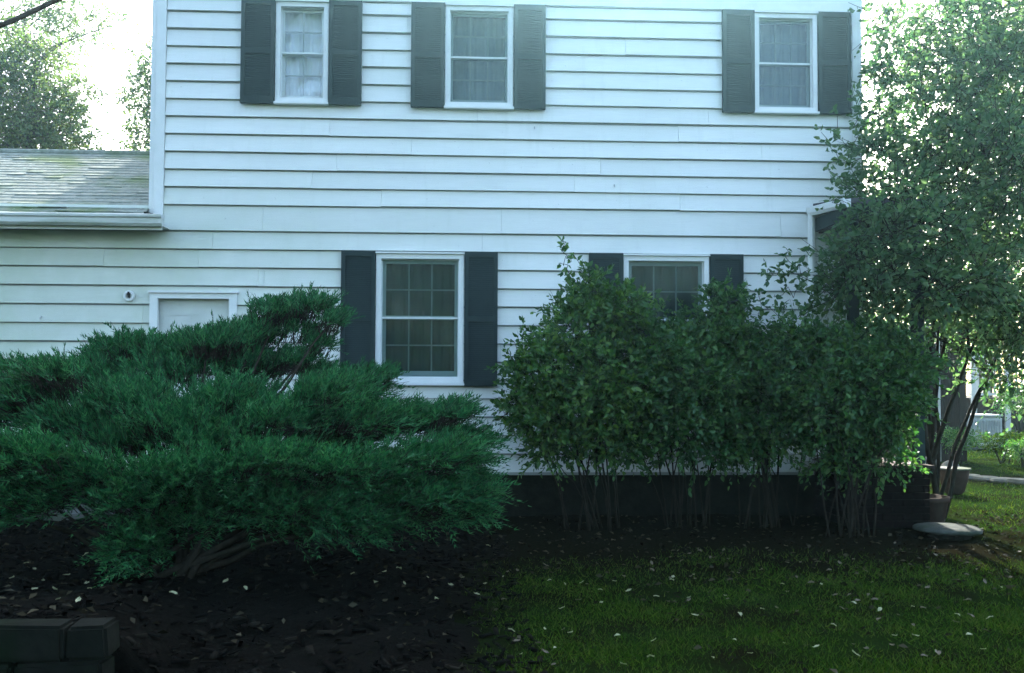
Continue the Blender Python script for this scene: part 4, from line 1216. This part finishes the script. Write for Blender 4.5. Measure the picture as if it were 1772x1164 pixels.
def near_cond(P):
    x, y = P[:, 0], P[:, 1]
    edge = -2.3 + 0.55 * n2(x, y, 0.8)
    p = np.clip((edge - y) / 2.2, 0, 1) * np.clip(0.62 + 0.75 * n2(x, y, 1.5) + 0.3 * n2(y, x, 4.1), 0.06, 1)
    return (RNG.random(len(P)) < p) & (RNG.random(len(P)) < np.clip((x - BX1 + 0.15 + 0.12 * n2(x, y, 3.0)) / 0.5, 0, 1))
grass_patch('grass', 'short dark green grass on the lawn in the foreground', 190000, -0.6, 5.6, -6.6, -1.6, 0.050, 0.0034, near_cond)
grass_patch('grass', 'sunlit grass on the lawn beyond the stone edging', 90000, 4.9, 13.5, -3.6, 9.5, 0.05, 0.005, lambda P: RNG.random(len(P)) < np.clip(0.55 + 0.6 * n2(P[:, 0], P[:, 1], 1.7), 0.1, 0.95) * np.clip((P[:, 0] - 4.8) / 1.2, 0, 1))

def litter(name, label, N, cond, z):
    P = np.stack([RNG.uniform(-5.2, 6.4, N), RNG.uniform(-6.4, 0.0, N), np.zeros(N)], 1)
    P = P[cond(P)]
    n = len(P)
    P[:, 2] = [z(a, b) for a, b in P[:, :2]]
    P[:, 2] += 0.006 + 0.018 * RNG.random(n)
    D = RNG.normal(size=(n, 3)); D[:, 2] *= 0.25
    Nv = 0.45 * RNG.normal(size=(n, 3)); Nv[:, 2] += 1
    L = 0.035 + 0.03 * RNG.random(n)
    V, T = leaves(P, D, Nv, L, L * 0.3, 0.35, 4)
    tag(link(name, tri_mesh(name, V, T), MT['litter']), label, 'leaf litter', kind='stuff')
litter('leaf_litter', 'brown leaf litter scattered over the bare soil and lawn', 5200,
       lambda P: (P[:, 0] > BX1 + 0.08) & (P[:, 1] < -0.08) & (RNG.random(len(P)) < np.clip(0.25 + 0.6 * (P[:, 1] + 4.2) / 2 + 0.3 * n2(P[:, 0], P[:, 1], 1.1), 0.16, 0.9)), lambda a, b: 0.0)
litter('leaf_litter', 'brown leaf litter under the juniper on the planting bed', 7500,
       lambda P: (P[:, 0] < BX1 - 0.05) & (P[:, 1] > BY0 + 0.03) & (P[:, 1] < -1.1) & (RNG.random(len(P)) < np.where((P[:, 0] < -1.6) | (P[:, 0] > -0.9), 0.75, 0.35)), lambda a, b: bed_z(a, b) + 0.012)

def chips():
    N = 5200
    x = RNG.uniform(-4.6, BX1 + 0.35, N); y = RNG.uniform(BY0 + 0.02, -1.2, N)
    P = np.stack([x, y, np.array([bed_z(a, b) if a < BX1 else 0.0 for a, b in zip(x, y)])], 1)
    P[:, 2] += 0.004
    D = RNG.normal(size=(N, 3)); D[:, 2] *= 0.35; D = unit(D)
    S1 = unit(np.cross(D, np.array([0, 0, 1.0]))); U = np.cross(S1, D)
    L = (0.012 + 0.035 * RNG.random(N) ** 2)[:, None]; W2 = L * (0.25 + 0.35 * RNG.random((N, 1))); H2 = W2 * 0.6
    c = [P + D * L * a + S1 * W2 * b + U * H2 * (0.2 + e) for e in (0, 1) for a, b in ((-1, -1), (1, -.7), (1, .8), (-1, 1))]
    V = np.stack(c, 1).reshape(-1, 3)
    q = np.array([(4, 5, 6), (4, 6, 7), (0, 1, 5), (0, 5, 4), (1, 2, 6), (1, 6, 5), (2, 3, 7), (2, 7, 6), (3, 0, 4), (3, 4, 7)])
    T = (np.arange(N)[:, None, None] * 8 + q[None]).reshape(-1, 3)
    tag(link('bark_chips', tri_mesh('bark_chips', V, T), MT['chips']), 'dark bark chips and clods strewn over the planting bed', 'bark chips', kind='stuff')
MT['chips'] = leaf_mat('bark_chip', (0.001, 0.001, 0.0008), (0.004, 0.0038, 0.003), (0.012, 0.011, 0.008), 0.0, 0.95, 0.02, (1, 1, 1))
chips()

def fallen():
    ms = []
    for s in range(4):
        rr = random.Random(s)
        n = 5; v = []; f = []
        for i in range(n + 1):
            t = i / n
            wd = 0.30 * math.sin(math.pi * min(1, t * 0.96 + 0.02)) ** 0.8
            z = 0.16 * math.sin(t * 3.0 + s) * rr.uniform(.5, 1.2)
            v += [(t - .5, -wd, z + 0.14 * rr.uniform(.3, 1.4)), (t - .5, 0, z * 0.8), (t - .5, wd, z + 0.14 * rr.uniform(.3, 1.4))]
        for i in range(n):
            for k in range(2): f.append((i * 3 + k, i * 3 + 3 + k, i * 3 + 4 + k, i * 3 + 1 + k))
        for mname in ('fallen_pale', 'fallen_tan'):
            me = MB().add(v, f).mesh('fallen_leaf'); me.materials.append(MT[mname]); ms.append((me, mname))
    rr = random.Random(21)
    def drop(p, z, size, pale):
        c = [m for m in ms if (m[1] == 'fallen_pale') == pale]
        o = bpy.data.objects.new('fallen_leaf', rr.choice(c)[0]); COL.objects.link(o)
        o.location = (p.x, p.y, z); o.scale = (size, size, size)
        o.rotation_euler = (rr.uniform(-.35, .35), rr.uniform(-.35, .35), rr.uniform(0, 6.28))
        return o
    # the pale ones that can be picked out on the lawn
    spots = [(975, 1058), (1065, 1111), (1283, 1070), (1203, 1072), (1275, 1115), (960, 1132), (1160, 1010), (1090, 1026), (1040, 1028), (1140, 1042), (1195, 1040), (1168, 1007), (1475, 1048), (1580, 1058), (1675, 1108),
             (1715, 1078), (1550, 1105), (1410, 1125), (1360, 1122), (1300, 1140), (1230, 1150), (990, 1105), (945, 1098), (884, 1100), (905, 1140), (1010, 1015), (870, 1004), (1200, 1000), (1350, 1020), (1585, 1105),
             (1660, 1075), (1700, 1132), (1620, 1140), (1130, 1115), (1125, 1145), (1420, 1020), (1730, 1020), (1480, 1142), (1060, 1012), (1320, 1062), (1075, 1160), (950, 1010), (980, 1018), (1255, 1040), (1440, 1090), (1520, 1060), (1040, 1050), (1750, 900), (1700, 920)]
    for px, py in spots:
        p = on_ground(px + rr.uniform(-4, 4), py + rr.uniform(-3, 3))
        tag(drop(p, (bed_z(p.x, p.y) + 0.034) if p.x < BX1 else 0.030, rr.uniform(0.026, 0.050), True), 'pale dry fallen leaf lying on the dark lawn', 'fallen leaf', 'pale fallen leaves on the lawn')
    for i in range(90):
        cx_, cy_ = rr.choice([(900, 1010), (950, 985), (1130, 985), (1300, 1000), (1420, 1030), (1500, 1000), (1600, 970), (1680, 1050), (1740, 990), (900, 1120), (1560, 1110), (1250, 960)])
        px = min(1765, max(872, rr.gauss(cx_, 55))); py = min(1158, max(940, rr.gauss(cy_, 24)))
        p = on_ground(px, py)
        tag(drop(p, (bed_z(p.x, p.y) + 0.030) if p.x < BX1 else 0.026, rr.uniform(0.03, 0.055), False), 'tan dry fallen leaf lying on soil or lawn', 'fallen leaf', 'tan fallen leaves on the soil and lawn')
    bedp = [(60, 985), (75, 1005), (95, 1020), (150, 1010), (100, 1038), (135, 1040), (155, 1020), (45, 975), (148, 960), (168, 972), (200, 985), (245, 972), (245, 996), (300, 1030), (390, 1008), (425, 1022), (20, 1000), (610, 996),
            (665, 990), (700, 1010), (755, 1038), (780, 1012), (825, 1028), (845, 945), (740, 1000), (650, 1012), (800, 1000), (690, 985), (840, 1010), (115, 995), (60, 1020), (185, 1000)]
    for px, py in bedp:
        z = 0.28
        for _ in range(4):
            p = on_ground(px, py, z); z = bed_z(p.x, p.y) + 0.03
        tag(drop(p, z + 0.004, rr.uniform(0.032, 0.055), True), 'pale dry fallen leaf on the dark bed under the juniper', 'fallen leaf', 'pale fallen leaves under the juniper')
fallen()

# ------------------------------------------------------------------ thin sunlit air added to stand in for lens flare
def flare_haze():
    o = MB().box(-80, 80, -52, 80, -1.2, 14.5).build('flare_haze', None)
    m = bpy.data.materials.new('thin_flare_haze'); m.use_nodes = True
    n = m.node_tree; n.nodes.remove(n.nodes['Principled BSDF'])
    v = n.nodes.new('ShaderNodeVolumePrincipled')
    v.inputs['Color'].default_value = (0.45, 0.84, 1.0, 1)
    v.inputs['Density'].default_value = FLARE_HAZE_DENSITY
    v.inputs['Anisotropy'].default_value = 0.90
    n.links.new(v.outputs[0], n.nodes['Material Output'].inputs['Volume'])
    o.data.materials.append(m)
    tag(o, 'thin pale veil added over the whole yard in place of lens flare', 'flare_haze', kind='stuff')
flare_haze()
